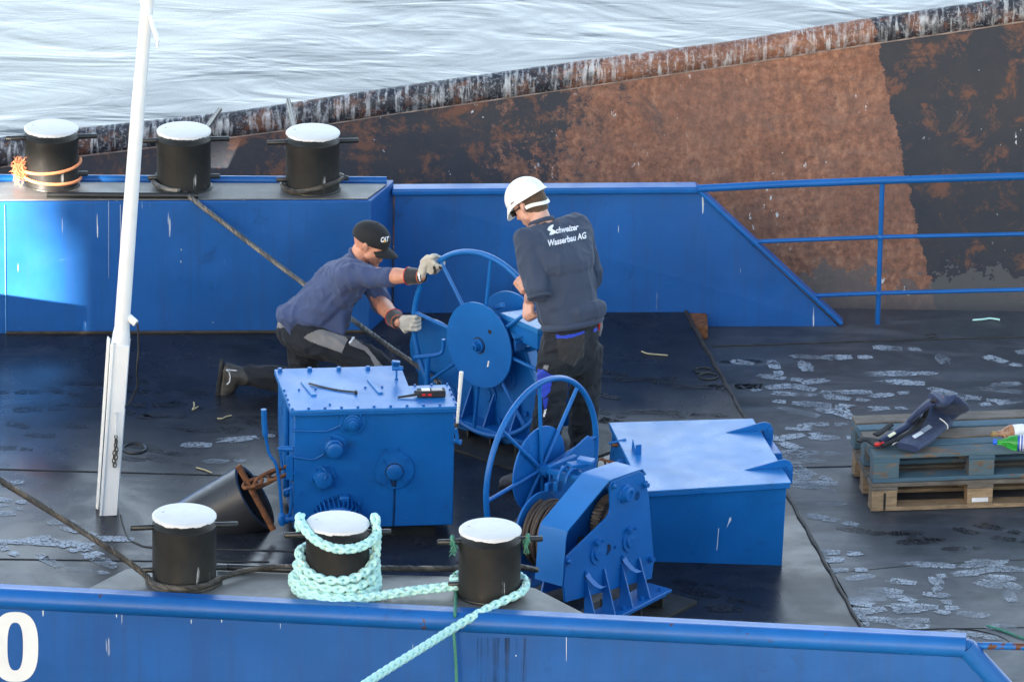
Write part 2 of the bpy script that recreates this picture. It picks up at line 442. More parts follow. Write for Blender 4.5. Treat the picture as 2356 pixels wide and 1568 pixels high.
def cloth(name, col, wr=.35, weave=500, sheen=.25, rough=.85):
    n = N(name)
    f = n.noise(6, 5, .6); c = n.mix(f, tuple(q*.8 for q in col), tuple(min(1, q*1.2) for q in col))
    b = n.bump(n.noise(11, 3, .5, .8), wr, .02); b = n.bump(n.noise(weave, 2), .25, .001, b)
    return n.set(base=c, rough=rough, sheen=sheen, normal=b)
MSWT = cloth('navy_sweatshirt', (.029, .044, .080), .3, 500, .08)
MPOLO = cloth('indigo_polo_cloth', (.046, .068, .155), .3, 500, .1)
MTROU = cloth('black_work_trousers', (.006, .009, .015), .4, 500, .05)
MGREY = cloth('grey_trouser_panel', (.19, .185, .18), .4)
MROYAL = cloth('royal_blue_panel', (.012, .045, .42), .3)
MCAPB = cloth('black_cap_cloth', (.008, .009, .011), .15, 500, .05)
MGLOVE = cloth('pale_leather_glove', (.50, .47, .40), .5, 200, 0, .7)
MGCUFF = cloth('black_glove_cuff', (.018, .018, .022), .3)
MORNG = simple('orange_piping', (.55, .12, .04), .7)
MRED = simple('red_plastic', (.55, .02, .015), .4)
MYEL = simple('yellow_print', (.80, .42, .02), .6)
MPRINT = simple('white_print', (.75, .76, .78), .7, var=.03, bump=0)
MLEATH = simple('scuffed_boot_leather', (.05, .046, .04), .5, var=.6, scale=18)
MHAIR = cloth('brown_short_hair', (.07, .04, .022), .3, 900)
def skin():
    n = N('skin'); f = n.noise(14, 4); c = n.mix(n.ramp(f, (.35, 0.), (.7, 1.)), (.55, .29, .21), (.66, .39, .30))
    return n.set(base=c, rough=.5, sss=.08, normal=n.bump(n.noise(120, 3), .12, .001))
MSKIN = skin()
MSKINR = simple('weathered_skin', (.56, .26, .17), .5, var=.16, scale=20)
MNYL = cloth('navy_life_vest_cloth', (.018, .032, .085), .4, 300, .1, .7)
MBLKF = simple('black_webbing', (.01, .01, .011), .7)
def glass(name, col, rough=.08):
    n = N(name); return n.set(base=col, rough=rough, trans=.75, ior=1.35)
MGRN = glass('green_bottle_plastic', (.10, .75, .12)); MAMB = glass('clear_bottle_plastic', (.85, .50, .30))
MLAB = simple('bottle_label_blue', (.03, .08, .35), .4); MLABW = simple('bottle_label_white', (.75, .72, .72), .4)
# ================================================================ the setting
Z = V((0, 0, 1))
bw = B(); bw.add([(-60, -60, -1.3), (80, -60, -1.3), (80, 260, -1.3), (-60, 260, -1.3)], [(0, 1, 2, 3)])
tag(bw.obj('water', MWATER), kind='structure')

# decks: the seam between ramp deck and main deck runs across the boat
SF = PZ(1580, 713, 0); SN = PZ(1990, 1450, 0); sd = (SN-SF).normalized()
SFF = SF-sd*.35; SNN = SN+sd*2.6
def zr(y): return -.09+(.57-y)*(.08/4.85)
# ramp deck left of the seam
b = B(); lx = -14
pl = [V((lx, -7.6, 0)), V((SNN.x, SNN.y, 0)), V((SFF.x, SFF.y, 0)), V((lx, .75, 0))]
pts = [V((lx, SNN.y, 0)), SNN, SFF, V((lx, SFF.y, 0))]
b.prism([V((p.x, p.y, -.35)) for p in pts], (0, 0, .35))
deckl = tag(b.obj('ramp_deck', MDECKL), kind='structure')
b = B(); q = [V((SFF.x+.02, SFF.y, 0)), V((SNN.x+.02, SNN.y, 0)), V((16, SNN.y, 0)), V((16, .80+.0, 0))]
q[3].y = SFF.y
top = [V((p.x, p.y, zr(p.y))) for p in q]; bot = [V((p.x, p.y, -.4)) for p in q]
b.hexa(bot, top)
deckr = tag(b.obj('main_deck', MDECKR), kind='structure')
# hull under the deck
b = B(); b.abox(-14, 16, SNN.y+.02, SFF.y-.02, -1.9, -.41)
tag(b.obj('hull', MBW), kind='structure')
# raised weld strip along the seam, rusty patch where it meets the bulwark
b = B(); sx = V((-sd.y, sd.x, 0))
pth = []
for i in range(60):
    t = i/59; p = SF.lerp(SN+sd*.5, t); pth.append(p+sx*(-.012+.004*math.sin(i*1.7))+Z*.002)
b.tube(pth, .011, 8)
link('weld_seam', b.mesh(), simple('seam_steel', (.05, .042, .035), .6, .2, var=.5, bump=.6, bs=40), deckl)
b = B(); c0 = PZ(1600, 738, -.02)
b.abox(c0.x-.06, c0.x+.07, c0.y-.13, c0.y+.10, -.085, -.004)
link('rusty_corner_plate', b.mesh(), MRUST, deckl, bevel=.01)
# thin welded joints of the deck plates (narrow beads)
def seamline(px, z, parent, r=.0045, name='plate_seam', m=None):
    b = B(); P = resample([PZ(x, y, z) if z is not None else (lambda p: PZ(x, y, zr(p.y)))(PZ(x, y, -.05)) for x, y in px], .12)
    b.tube([p+Z*.001 for p in P], r, 6); link(name, b.mesh(), m or MDARK, parent)
seamline([(-40, 1078), (217, 1085), (545, 1094), (700, 1099)], 0, deckl)
seamline([(-40, 1285), (340, 1290), (620, 1292)], 0, deckl)
seamline([(278, 1185), (285, 1215), (298, 1245), (345, 1262), (640, 1266), (690, 1268)], 0, deckl, .006)
seamline([(1050, 1293), (1215, 1296)], 0, deckl, .006)
seamline([(1640, 797), (2000, 785), (2400, 774)], None, deckr, .006)
seamline([(1812, 1076), (1950, 1073), (2400, 1062)], None, deckr, .005)
seamline([(1996, 1450), (2356, 1443)], None, deckr, .005)
seamline([(1880, 1322), (2100, 1300), (2400, 1285)], None, deckr, .003)

# ================================================================ neighbouring barge
def rimpt(x):
    T = [(-800, 352, 66), (0, 318, 67), (183, 296, 63), (271, 287, 62), (532, 259, 57), (700, 234, 60), (900, 203, 60), (1100, 175, 60), (1438, 128, 58),
         (1695, 95, 54), (1951, 51, 58), (2208, 13, 59), (2356, -8, 57), (3200, -140, 57)]
    for (a, y0, w0), (c, y1, w1) in zip(T[:-1], T[1:]):
        if a <= x <= c:
            t = (x-a)/(c-a); return y0+(y1-y0)*t, w0+(w1-w0)*t
YT = 1.9
barge_t = empty('barge', (2, 1.5, -1.3), 'rusty dark barge hull lying alongside beyond the blue boat', 'barge')
xs = list(range(-780, 3180, 60)); sec = []
for x in xs:
    y, wd = rimpt(x); R = wd/380/2*1.06
    c = PY(x, y+wd*.5, YT); sec.append((c, R))
b = B(); b.tube([c for c, R in sec], [R for c, R in sec], 24)
link('gunwale', b.mesh(), MRIM, barge_t, angle=60)
b = B(); vs = []; ny = 10
for c, R in sec:
    t0 = c+V((0, -R*.62, -R*.72)); t1 = V((c.x+.10, .92, -.55))
    for k in range(ny+1):
        s = k/ny; vs.append(t0.lerp(t1, s)+V((0, .05*math.sin(s*math.pi), 0)))
    vs.append(V((t1.x, .92, -1.6)))
m = ny+2; fs = [(i*m+k, i*m+k+1, (i+1)*m+k+1, (i+1)*m+k) for i in range(len(sec)-1) for k in range(m-1)]
b.add(vs, fs)
pm = b.mesh(); link('side_plate', pm, MBARGE, barge_t, angle=50)
b = B(); vs = []
for c, R in sec: vs += [c+V((0, R*.6, -R*.7)), V((c.x, c.y+R*.6, -1.6))]
b.add(vs, [(i*2, i*2+1, i*2+3, i*2+2) for i in range(len(sec)-1)]); link('back_plate', b.mesh(), MBARGE, barge_t)
b = B(); b.tube([c+V((0, -R*.66, -R*.76)) for c, R in sec], .006, 6)
link('weld_bead', b.mesh(), simple('bead', (.25, .2, .18), .7, var=.6, bump=.5), barge_t)

# ================================================================ far bulwark (with bollard platform)
PZH = .80
fw = empty('bulwark', (-1, .2, 0), 'far blue steel bulwark with sloping end and black bollard platform', 'bulwark')
A = PZ(-900, 765, 0); Bc = PZ(853, 762, 0); Cc = PZ(903, 722, 0); 
A = V((A.x, A.y, 0)); 
L0 = V((-7.5, -.28, 0)); Bc = V((-.823, .115, 0)); Cc = V((-.690, .44, 0)); Ec = V((1.02, .555, 0)); Dc = V((1.905, .60, -.09))
K0 = PZ(15, 766, 0); K0 = V((K0.x, K0.y, 0))        # weld corner at the left
K1 = V((K0.x-2.5, K0.y-.75, 0))
def wall(b, p, q, zt, th, z0=-.12, inward=1):
    d = (q-p); d.z = 0; d.normalize(); n = V((-d.y, d.x, 0))*th*inward
    b.hexa([V((p.x, p.y, z0)), V((q.x, q.y, z0)), V((q.x, q.y, z0))+n, V((p.x, p.y, z0))+n],
           [V((p.x, p.y, zt)), V((q.x, q.y, zt)), V((q.x, q.y, zt))+n, V((p.x, p.y, zt))+n])
# one closed block for the thick part
b = B(); back = V((0, .40, 0))
poly = [K1, K0, Bc, Cc+V((-.02, 0, 0)), V((-.70, .50, 0)), V((K0.x, K0.y+.43, 0)), V((K1.x, K1.y+.6, 0))]
b.prism([V((p.x, p.y, -.12)) for p in poly], (0, 0, PZH+.12-.004))
link('platform_wall', b.mesh(), MBW, fw, bevel=.006)
# thin plate with sloping end
b = B(); dz = .735; T0 = V((Cc.x-.01, Cc.y, dz)); G = PY(1602, 437, .57)
d = (Dc-Cc); n = V((-d.y, d.x, 0)).normalized()*.016
pp = [V((Cc.x, Cc.y, -.1)), V((Dc.x, Dc.y, -.095)), V((G.x, .575, dz)), V((Cc.x, Cc.y, dz))]
b.prism(pp, n); link('wall_plate', b.mesh(), MBW, fw)
# cap rail of the thin part + sloping stiffener
b = B(); c1 = V((Cc.x-.02, Cc.y-.01, dz)); c2 = V((G.x+.01, .565, dz))
dd = (c2-c1).normalized(); nn = V((-dd.y, dd.x, 0))
b.box((c1+c2)/2+nn*.03+Z*.012, (c2-c1)/2, nn*.055, Z*.020)
link('cap_rail', b.mesh(), MBR, fw, bevel=.012, seg=3)
b = B(); e0 = V((G.x, .562, dz+.02)); e1 = V((Dc.x+.02, .59, -.075)); dv = (e1-e0).normalized(); up = dv.cross(V((0, 1, 0))).normalized()
b.box((e0+e1)/2+V((0, .03, 0)), (e1-e0)/2, V((0, .045, 0)), up*.012)
link('sloping_cap', b.mesh(), MBR, fw, bevel=.008, seg=3)
# vertical weld on the wall and the round plate mark
b = B(); b.tube([K0+V((-.003, -.003, -.0)), K0+V((-.003, -.003, PZH-.02))], .004, 6); link('corner_weld', b.mesh(), simple('weld_paint', (.06, .22, .48), .4), fw)
b = B(); rc = PY(1195, 665, .468); pth = [rc+V((.052*math.cos(t), -.0, .052*math.sin(t))) for t in [i*math.pi/20 for i in range(-32, 6)]]
b.tube(pth, .0035, 6); link('weld_ring', b.mesh(), MBW, fw)
for x, y0, y1, w_ in ((417, 572, 577, 4), (416, 599, 605, 4), (250, 462, 640, 1.3), (277, 470, 680, 1.6), (277, 590, 622, 2.6), (490, 740, 743, 5)):
    P_ = [PY(x-w_/2, y0, .5), PY(x+w_/2, y0+1, .5), PY(x+w_*.3, y1, .5), PY(x-w_*.2, y1-1, .5)]; wn_ = V((-(Bc.y-K0.y), Bc.x-K0.x, 0)).normalized()
    b = B(); b.add([PP(x_, y_, K0-wn_*.003, wn_) for x_, y_ in ((x-w_/2, y0), (x+w_/2, y0+1), (x+w_*.3, y1), (x-w_*.2, y1-1))], [(0, 1, 2, 3)])
    link('bird_dropping', b.mesh(), simple('thin_dropping_%d_%d' % (x, y0), (.30, .38, .50), .7, bump=0), fw)
# rusty-brown waterline bead at the foot
b = B(); b.tube([K0+V((0, -.01, .004)), Bc+V((0, -.01, .004))], .011, 6); link('foot_bead', b.mesh(), simple('foot_dirt', (.035, .028, .02), .8, var=.6, bump=.6), fw)
# platform top sheet, blue back rim, black pipe along the edge
b = B(); P1 = [V((K1.x, K1.y+.02, 0)), V((K0.x, K0.y+.015, 0)), V((Bc.x-.02, Bc.y+.02, 0)), V((Cc.x-.05, Cc.y-.05, 0)), V((-.76, .40, 0)), V((K0.x, K0.y+.335, 0)), V((K1.x, K1.y+.5, 0))]
b.prism([V((p.x, p.y, PZH-.002)) for p in P1], (0, 0, .006)); link('platform_top', b.mesh(), MPLAT, fw)
b = B(); b.tube([V((K1.x, K1.y+.57, PZH+.0)), V((K0.x-.4, K0.y+.40, PZH)), V((K0.x, K0.y+.40, PZH)), V((-.74, .462, PZH))], .026, 12); link('back_rail', b.mesh(), MBR, fw)
for x0, x1, yy in ((108, 456, 449),):
    b = B(); b.tube([PZ(x0, yy-1, PZH+.02), PZ(x1, yy+1, PZH+.02)], .018, 12); link('edge_pipe', b.mesh(), MBLK, fw)

# ================================================================ bollards
BH = .35; BR = .155
def make_bollard(loc, label, pins=((1, .285, .115), (-1, .285, .115), (1, .06, .06), (-1, .06, .06)), group='bollards on the boat platforms', R=BR, H=BH, pa=R_(8)):
    t = empty('bollard', loc, label, 'bollard', group); L = V(loc)
    b = B(); b.lathe(L, Z, [(-.01, R), (0, R+.006), (.012, R), (H-.055, R)], 48); link('post', b.mesh(), MBOL, t, angle=50)
    # white cap whose painted lower edge is uneven
    b = B(); seg = 96; prof = []
    vs = []; fs = []
    for ring, (r, z) in enumerate(((R+.001, None), (R+.001, H-.009), (R-.0015, H-.006), (R-.007, H-.0015), (R-.012, H))):
        for k in range(seg):
            th = 2*math.pi*k/seg
            zz = z if z is not None else H-.017-.006*noise.noise(V((math.cos(th)*3+L.x*9, math.sin(th)*3, L.y)))-.005*noise.noise(V((math.cos(th)*14, math.sin(th)*14+L.x, 0)))
            vs.append(L+V((math.cos(th)*r, math.sin(th)*r, zz)))
    for ring in range(4):
        for k in range(seg): fs.append((ring*seg+k, ring*seg+(k+1) % seg, (ring+1)*seg+(k+1) % seg, (ring+1)*seg+k))
    fs.append(tuple(4*seg+k for k in range(seg))); b.add(vs, fs)
    link('cap', b.mesh(), MCAP, t, angle=50)
    ax = V((math.cos(pa), math.sin(pa), 0))
    for s, z, ln in pins:
        b = B(); b.lathe(L+Z*z+ax*s*(R-.01), ax*s, [(0, .0145), (ln, .0145), (ln+.003, .011)], 16); link('pin', b.mesh(), MBLK, t, angle=50)
    b = B(); b.tube([L+Z*.01+V((math.cos(k*math.pi/24), math.sin(k*math.pi/24), 0))*(R+.003) for k in range(48)], .006, 6, closed=True); link('base_weld', b.mesh(), MBLK, t)
    return t
def placeb(cx, ycap, z, H):   # cap centre pixel, plate height
    return PZ(cx, ycap, z+H)-Z*H
FB = [placeb(118, 291, PZH, BH), placeb(423, 297, PZH, BH), placeb(720, 301, PZH, BH)]
make_bollard(FB[0], 'sunlit far bollard at the left end with frayed orange rope round its foot')
make_bollard(FB[1], 'middle bollard of the far row with a grey wire leading down from its foot')
make_bollard(FB[2], 'right bollard of the far row with a wire loop round its foot')
NBH = .80; RN = .158; HN = .35
NBp = [placeb(424, 1181, NBH, HN), placeb(777, 1198, NBH, HN), placeb(1128, 1214, NBH, HN)]
make_bollard(NBp[0], 'near bollard with white paint runs and a greasy wire round its foot', R=RN, H=HN)
make_bollard(NBp[1], 'near bollard wrapped in coils of turquoise rope', R=RN-.002, H=HN)
make_bollard(NBp[2], 'near bollard beside the winch with green rope scraps on its pins', R=RN-.005, H=HN)

# ================================================================ near bulwark
nb = empty('bulwark', (0, -6.2, 0), 'near blue bulwark with round top rail and white number, along the bottom of the view', 'bulwark')
def N0(x, dy=0): # top-rail axis in the photo
    return PZ(x, 1374.5+(x)*(1488.-1374.5)/2235.+dy, NBH-.03)
pA = N0(-900); pB = N0(2222)
rr = .052
pC = PY(2470, 1756, pB.y-.02)
b = B(); b.tube([pA, pB], rr, 28); link('top_rail', b.mesh(), MBR, nb, angle=60)
b = B(); b.tube([pB, pC], rr, 28); b.lathe(pB, (0, 0, 1), [(-.04, .02), (-.03, .04), (.03, .04), (.04, .02)], 24); link('sloping_rail', b.mesh(), MBR, nb, angle=60)
b = B(); dn = (pB-pA).normalized(); nn = V((-dn.y, dn.x, 0))
fA = pA-nn*.028; fB = pB-nn*.028; fC = pC-nn*.028
b.prism([V((fA.x, fA.y, -1.4)), V((fC.x, fC.y, -1.4)), fC+V((0, 0, -.02)), fB-Z*.02, fA-Z*.02], nn*.02)
link('wall_plate', b.mesh(), MBW, nb)
# flat blue ledge just behind the tube
b = B(); b.prism([pA+Z*(rr-.016), pB+Z*(rr-.016), pB+Z*(rr-.016)+nn*.075, pA+Z*(rr-.016)+nn*.075], Z*.010); link('ledge', b.mesh(), MBR, nb, bevel=.004)
# digit
b = B(); yw = None
def wallpt(x, y, off=.0):
    n_ = nn; return PP(x, y, fA-nn*off, n_)
def seg0(cx, cy, hw, hh, n=40, e=2.6):
    o = []
    for i in range(n):
        t = 2*math.pi*i/n; c, s = math.cos(t), math.sin(t)
        o.append((cx+hw*math.copysign(abs(c)**(2/e), c), cy+hh*math.copysign(abs(s)**(2/e), s)))
    return o
o = seg0(35, 1487, 53, 80.5); i_ = seg0(35, 1486, 18, 55)
vs = [wallpt(x, y, .003) for x, y in o]+[wallpt(x, y, .003) for x, y in i_]; vs += [v-nn*.0 for v in vs]
b.add(vs[:80], [(k, (k+1) % 40, 40+(k+1) % 40, 40+k) for k in range(40)]); link('number', b.mesh(), MWHITE, nb)
# dark wash stains and white droppings on the near wall
def stain(name, x0, x1, y0, y1, mat, parent):
    b = B(); b.add([wallpt(x0, y0, .0016), wallpt(x1, y0, .0016), wallpt(x1, y1, .0016), wallpt(x0, y1, .0016)], [(0, 1, 2, 3)]); link(name, b.mesh(), mat, parent)
n_ = N('dark_wash'); n_.set(base=(.008, .02, .05), rough=.6, alpha=n_.math('MULTIPLY', n_.ramp(n_.noise(1, 4, .7, vec=n_.vec((70, 70, 1.2))), (.48, 0.), (.66, .65)), n_.ramp(n_.noise(5, 3), (.35, .2), (.6, 1.))))
stain('wash_stain', 1098, 1212, 1466, 1640, n_.m, nb)
for x, y0, y1, w_ in ((1180, 1436, 1452, 3), (1183, 1450, 1458, 2), (1303, 1462, 1520, 1.2), (440, 1424, 1434, 2), (268, 1412, 1420, 2.5), (510, 1424, 1432, 2), (645, 1433, 1445, 1.4), (1186, 1610, 1616, 4), (1187, 1505, 1509, 3)):
    b = B(); b.add([wallpt(x-w_/2, y0, .002), wallpt(x+w_/2, y0+1, .002), wallpt(x+w_*.3, y1, .002), wallpt(x-w_*.2, y1-1, .002)], [(0, 1, 2, 3)]); link('bird_dropping', b.mesh(), MWHITE, nb)
# thin railing continuing to the right
rl = empty('railing', pB+V((.1, .05, 0)), 'thin rusty blue rail running on from the near bulwark corner', 'railing')
b = B(); r0 = pB+nn*.02; r1 = PZ(6500, 1560, NBH-.03); b.tube([r0, r1], .018, 14); link('top_rail', b.mesh(), blue_paint('rusty_rail', rust=2.2, drips=False), rl)

# near bollard platform
pf = empty('bollard_platform', (-.6, -5.8, .8), 'grey steel platform under the three near bollards', 'platform')
pl = [PZ(185, 1362, NBH), PZ(290, 1308, NBH), PZ(330, 1303, NBH), PZ(1100, 1327, NBH), PZ(1232, 1352, NBH), PZ(1368, 1422, NBH), PZ(1350, 1428, NBH), PZ(180, 1368, NBH)]
pl[0] = pl[0]
b = B(); b.prism([p-Z*.016 for p in pl], Z*.016); link('platform_top', b.mesh(), MPLAT, pf, bevel=.003)
for (x, y) in ((330, 1325), (600, 1335), (900, 1340), (1180, 1365)):
    b = B(); p = PZ(x, y, NBH-.016); b.box(p-Z*.39+V((0, -.05, 0)), (.006, 0, 0), (0, .10, 0), Z*.37); link('bracket', b.mesh(), MBLK, pf)
b = B(); b.tube([PZ(500, 1303, NBH+.02), PZ(700, 1311, NBH+.02)], .017, 12); link('edge_pipe', b.mesh(), MBLK, pf)

# ================================================================ far railing on the right
fr = empty('railing', PY(2019, 745, .64), 'blue tube guard rail with a post on the right, in front of the rusty hull', 'railing')
def yr(x): return .56+(x-1600)/756*.17
def rail(pts, r, nm, s=14):
    b = B(); b.tube([PY(x, y, yr(x)) for x, y in pts], r, s); link(nm, b.mesh(), MBR, fr, angle=60)
rail([(1604, 434), (1800, 424), (2030, 415), (2360, 405), (2900, 388)], .0225, 'top_rail')
rail([(1732, 556), (2030, 545), (2360, 538), (2900, 526)], .0125, 'middle_rail')
rail([(1868, 680), (2025, 674), (2360, 666), (2900, 652)], .0125, 'lower_rail')
rail([(2030, 417), (2019, 747)], .0145, 'post')
for x, y in ((2026, 546), (2022, 675), (1735, 557), (1870, 680)):
    b = B(); b.lathe(PY(x, y, yr(x)), Z, [(-.02, .012), (-.01, .018), (.01, .018), (.02, .012)], 14); link('weld_collar', b.mesh(), MBR, fr, angle=60)

# ================================================================ white mast
mb = PZ(245, 1186, 0); My = mb.y
mast = empty('mast', mb, 'white round mast standing in a white channel, leaning across the left of the view', 'mast')
def mp(x, y, dy=0): return PY(x, y, My+dy)
b = B()
axp = [(279, 800), (281, 745), (300, 480), (318, 240), (334, 60), (343, -30), (350, -130)]
rad = [.040, .0405, .039, .036, .034, .033, .032]
b.tube([mp(x, y, .05) for x, y in axp], rad, 28)
link('pole', b.mesh(), MWHITE, mast, angle=60)
b = B(); prof = [(276, 830, .047), (277.5, 800, .047), (278.5, 782, .0475), (279, 770, .047), (280, 757, .042), (281, 745, .038)]
b.tube([mp(x, y, .05) for x, y, r in prof], [r for x, y, r in prof], 28); link('socket', b.mesh(), MWHITE, mast, angle=60)
# channel: wide face + left flange + thin right flange
b = B()
fT = [mp(247, 789), mp(297, 797)]; fBm = [mp(220, 1180), mp(268, 1183)]
def slab(b, a, c, d, e, th):  # a,c top pair; d,e bottom pair
    b.hexa([d, e, e+V((0, th, 0)), d+V((0, th, 0))], [a, c, c+V((0, th, 0)), a+V((0, th, 0))])
slab(b, mp(254, 792), mp(297, 797), mp(229, 1187), mp(269, 1185), .012)
slab(b, mp(255, 792, -.01), mp(263, 790, -.01), mp(229, 1187, -.01), mp(235, 1186, -.01), .14)
slab(b, mp(290, 797, .012), mp(297, 797, .012), mp(262, 1184, .012), mp(269, 1185, .012), .13)
slab(b, mp(246, 779, .09), mp(253, 786, .09), mp(220, 1168, .09), mp(226, 1174, .09), .05)
link('channel', b.mesh(), MWHITE, mast, bevel=.002)
b = B(); f0 = mp(224, 1179, .0); 
slab(b, mp(231, 1183, .01), mp(266, 1183, .01), mp(231, 1191, .01), mp(266, 1191, .01), .11)
link('foot', b.mesh(), MBLK, mast)
b = B(); b.tube([mp(345, 35, 0), mp(352, 62, -.02), mp(364, 96, -.05)], .0125, 12); b.tube([mp(362, 94, -.05), mp(363, 116, -.05)], [.01, .004], 8)
b.tube([mp(338, 40, .02), mp(322, -8, .05)], .011, 10); link('cleat_arm', b.mesh(), MWHITE, mast)
b = B(); b.tube([mp(296, 729, .04), mp(305, 737, .03), mp(313, 744, .02)], .0195, 14); link('branch_socket', b.mesh(), MWHITE, mast, angle=50)
b = B(); b.tube(spline([mp(312, 741, .02), mp(317, 752, .02), mp(319, 800, .02), mp(315, 850, .02), mp(316, 885, .04), mp(306, 912, .06), mp(292, 932, .05), mp(284, 938, .02)], 6), .0055, 8); link('cable', b.mesh(), MBLK, mast)
b = B(); b.tube([mp(265, 952, -.012), mp(268, 948, -.02), mp(267, 1000, -.02)], .005, 8); link('pin', b.mesh(), MWHITE, mast)
def chainlinks(b, P, L, w, r):
    """interlocked oval links along a polyline"""
    Q = resample(P, L*.72); k = 0
    for a, c in zip(Q[:-1], Q[1:]):
        t = (c-a).normalized(); s = t.cross(V((.3, 1, .2))).normalized(); 
        if k % 2: s = t.cross(s).normalized()
        m = (a+c)/2; path = []
        for i in range(20):
            th = 2*math.pi*i/20; path.append(m+t*(math.cos(th)*(L/2-r))+s*(math.sin(th)*(w/2-r)))
        b.tube(path, r, 6, closed=True); k += 1
b = B(); chainlinks(b, [mp(267, 1000, -.018), mp(266, 1022, -.018), mp(262, 1045, -.018), mp(261, 1072, -.018)], .032, .02, .003)
chainlinks(b, [mp(267, 1010, -.026), mp(269, 1040, -.026), mp(264, 1074, -.026)], .032, .02, .003); link('chain', b.mesh(), MSTEELD, mast)

# ================================================================ unseen slabs for an assumed bridge, shaped to pass a slit of sun
br = empty('sun_blocker', SUN_DIR*30, 'unseen concrete slabs added behind the viewpoint, shaped to shade the boat but for a slit of sun', 'sun_blocker')
q = V((-SUN_DIR.y, SUN_DIR.x, 0)).normalized()*-1.   # to the right as seen with the sun behind
sh = V((SUN_DIR.x, SUN_DIR.y, 0)).normalized()
if q.x < 0: q = -q
E0 = PY(150, 600, .03); base = V((E0.x, E0.y, 0))+sh*30.
tz = 30*math.tan(R_(SUN_EL))
def shade_slab(s0, s1, z0, z1, nm):
    b = B(); a = base+q*s0; c = base+q*s1; m = (a+c)/2
    b.box(V((m.x, m.y, (z0+z1)/2)), (c-a)/2, sh*1.2, Z*((z1-z0)/2)); link(nm, b.mesh(), MCON, br, bevel=.05)
shade_slab(0, 8.2, -3, tz+3.2, 'shade_slab')
shade_slab(-5.5, -.80, -3, tz+.42, 'shade_slab')
shade_slab(-5.5, -.56, tz+.43, tz+.83, 'slit_edge')
shade_slab(-5.5, -.46, tz+.84, tz+1.15, 'slit_edge')
shade_slab(-.10, .6, tz+.84, tz+1.15, 'slit_side')  # added to narrow the upper sun slit to the bollard's width
shade_slab(-7.5, 10.5, tz+1.26+.02, tz+4.6, 'slit_top') if False else shade_slab(-5.5, -.001, tz+1.17, tz+3.2, 'slit_top')

# unseen low box added outside the frame to shadow the far bulwark
lk = empty('shadow_box', (-3.72, -1.25, 0), 'unseen low blue box added just outside the left edge for its shadow on the far bulwark', 'deck box')
b = B(); b.box(V((-3.72, -1.25, .255)), q*.19, sh*.14, Z*.255); link('body', b.mesh(), MBM, lk, bevel=.01)
b = B(); b.box(V((-3.72, -1.25, .526)), q*.205, sh*.155, Z*.014); link('lid', b.mesh(), MBLID, lk, bevel=.005)
# ================================================================ gearbox cabinet
ZL = .755
Yg = PZ(858, 1250, 0).y
gb = empty('gearbox_cabinet', V((-.72, -2.9, 0)), 'blue gearbox cabinet with bolted L-shaped lid, round shaft covers and oil stain', 'gearbox')
lid = [PZ(x, y, ZL) for x, y in ((631, 849), (921.5, 840), (940, 887), (1033, 884), (1053.6, 934.4), (668.5, 944))]
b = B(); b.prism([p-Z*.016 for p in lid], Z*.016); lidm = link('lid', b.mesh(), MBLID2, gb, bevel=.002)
b = B(); b.prism([p-Z*.034+V((0, .004, 0)) for p in lid], Z*.016); link('lid_flange', b.mesh(), MBM, gb, bevel=.002)
gx = (lid[4]-lid[5]).normalized(); gy = V((-gx.y, gx.x, 0))
# body: front left/right from the photo
def onfront(x, y, off=0.): return PP(x, y, FL+(-gy)*off, gy)
FL = PY(675, 1217, Yg)+V((0, .02, 0)); FL.z = 0
fl = onfront(675, 1217); frr = onfront(1042, 1220); zb = fl.z
def loc(p, sx, sy): return p+gx*sx+gy*sy
F0 = V((fl.x, fl.y, zb)); F1 = V((frr.x, frr.y, zb)); 
W1 = (F1-F0).dot(gx); F1 = F0+gx*W1
dn1 = .36; dn2 = .70
bodyp = [F0, F1, F1+gy*dn1, F1+gy*dn1-gx*.24, F1+gy*dn2-gx*.24, F0+gy*dn2]
b = B(); b.prism(bodyp, (0, 0, ZL-.034-zb-.0005)); link('body', b.mesh(), MBM, gb, bevel=.006)
# bulging curved side at the left back
b = B(); c = F0+gy*.50-gx*.003; prof = []
arc = [c+gy*(.17*math.sin(t))+Z*(ZL-.04-zb-.0+(-.34+.34*math.cos(t))*1.0) for t in [i*math.pi/2/10 for i in range(11)]]
poly = [F0+gy*.30+Z*(ZL-.036-zb), F0+gy*.69+Z*(ZL-.036-zb), F0+gy*.69+Z*.36, F0+gy*.60+Z*.22, F0+gy*.46+Z*.12, F0+gy*.30+Z*.06]
b.prism([p+gx*.002 for p in poly], -gx*.03); link('side_housing', b.mesh(), MBM, gb, bevel=.012, seg=3)
b = B(); b.prism([F0+gy*.04+gx*.03-Z*zb, F1+gy*.04-gx*.09-Z*zb, F1+gy*.5-gx*.25-Z*zb, F0+gy*.5+gx*.03-Z*zb], Z*(zb+.003)); link('base', b.mesh(), MBLK, gb)
# shaft covers on the front; rings of bolts round each
def hexbolt(b, p, ax, r=.011, h=.010):
    b.lathe(p-V(ax)*.001, ax, [(0, r*1.25), (h*.25, r*1.25)], 14); b.lathe(p+V(ax)*h*.25, ax, [(0, r), (h, r*.96)], 6)
nf = -gy
def cover(px, py, prof, nb, br, name='shaft_cover', a0=.4, seg=36, mat=MBM):
    c = onfront(px, py); b = B(); b.lathe(c-nf*.002, nf, prof, seg); o = link(name, b.mesh(), mat, gb, angle=40)
    for i in range(nb):
        a = a0+2*math.pi*i/nb; b = B(); hexbolt(b, c+gx*math.cos(a)*br+Z*math.sin(a)*br+nf*prof[1][0], nf, .0085, .012); link('bolt', b.mesh(), MBM, o)
    return o
s_ = .2935/375
cover(810, 969, [(0, .073), (.010, .073), (.012, .050), (.026, .048), (.028, .038), (.040, .036), (.042, .026), (.058, .025), (.060, .014), (.066, .012)], 4, .060, a0=.75)
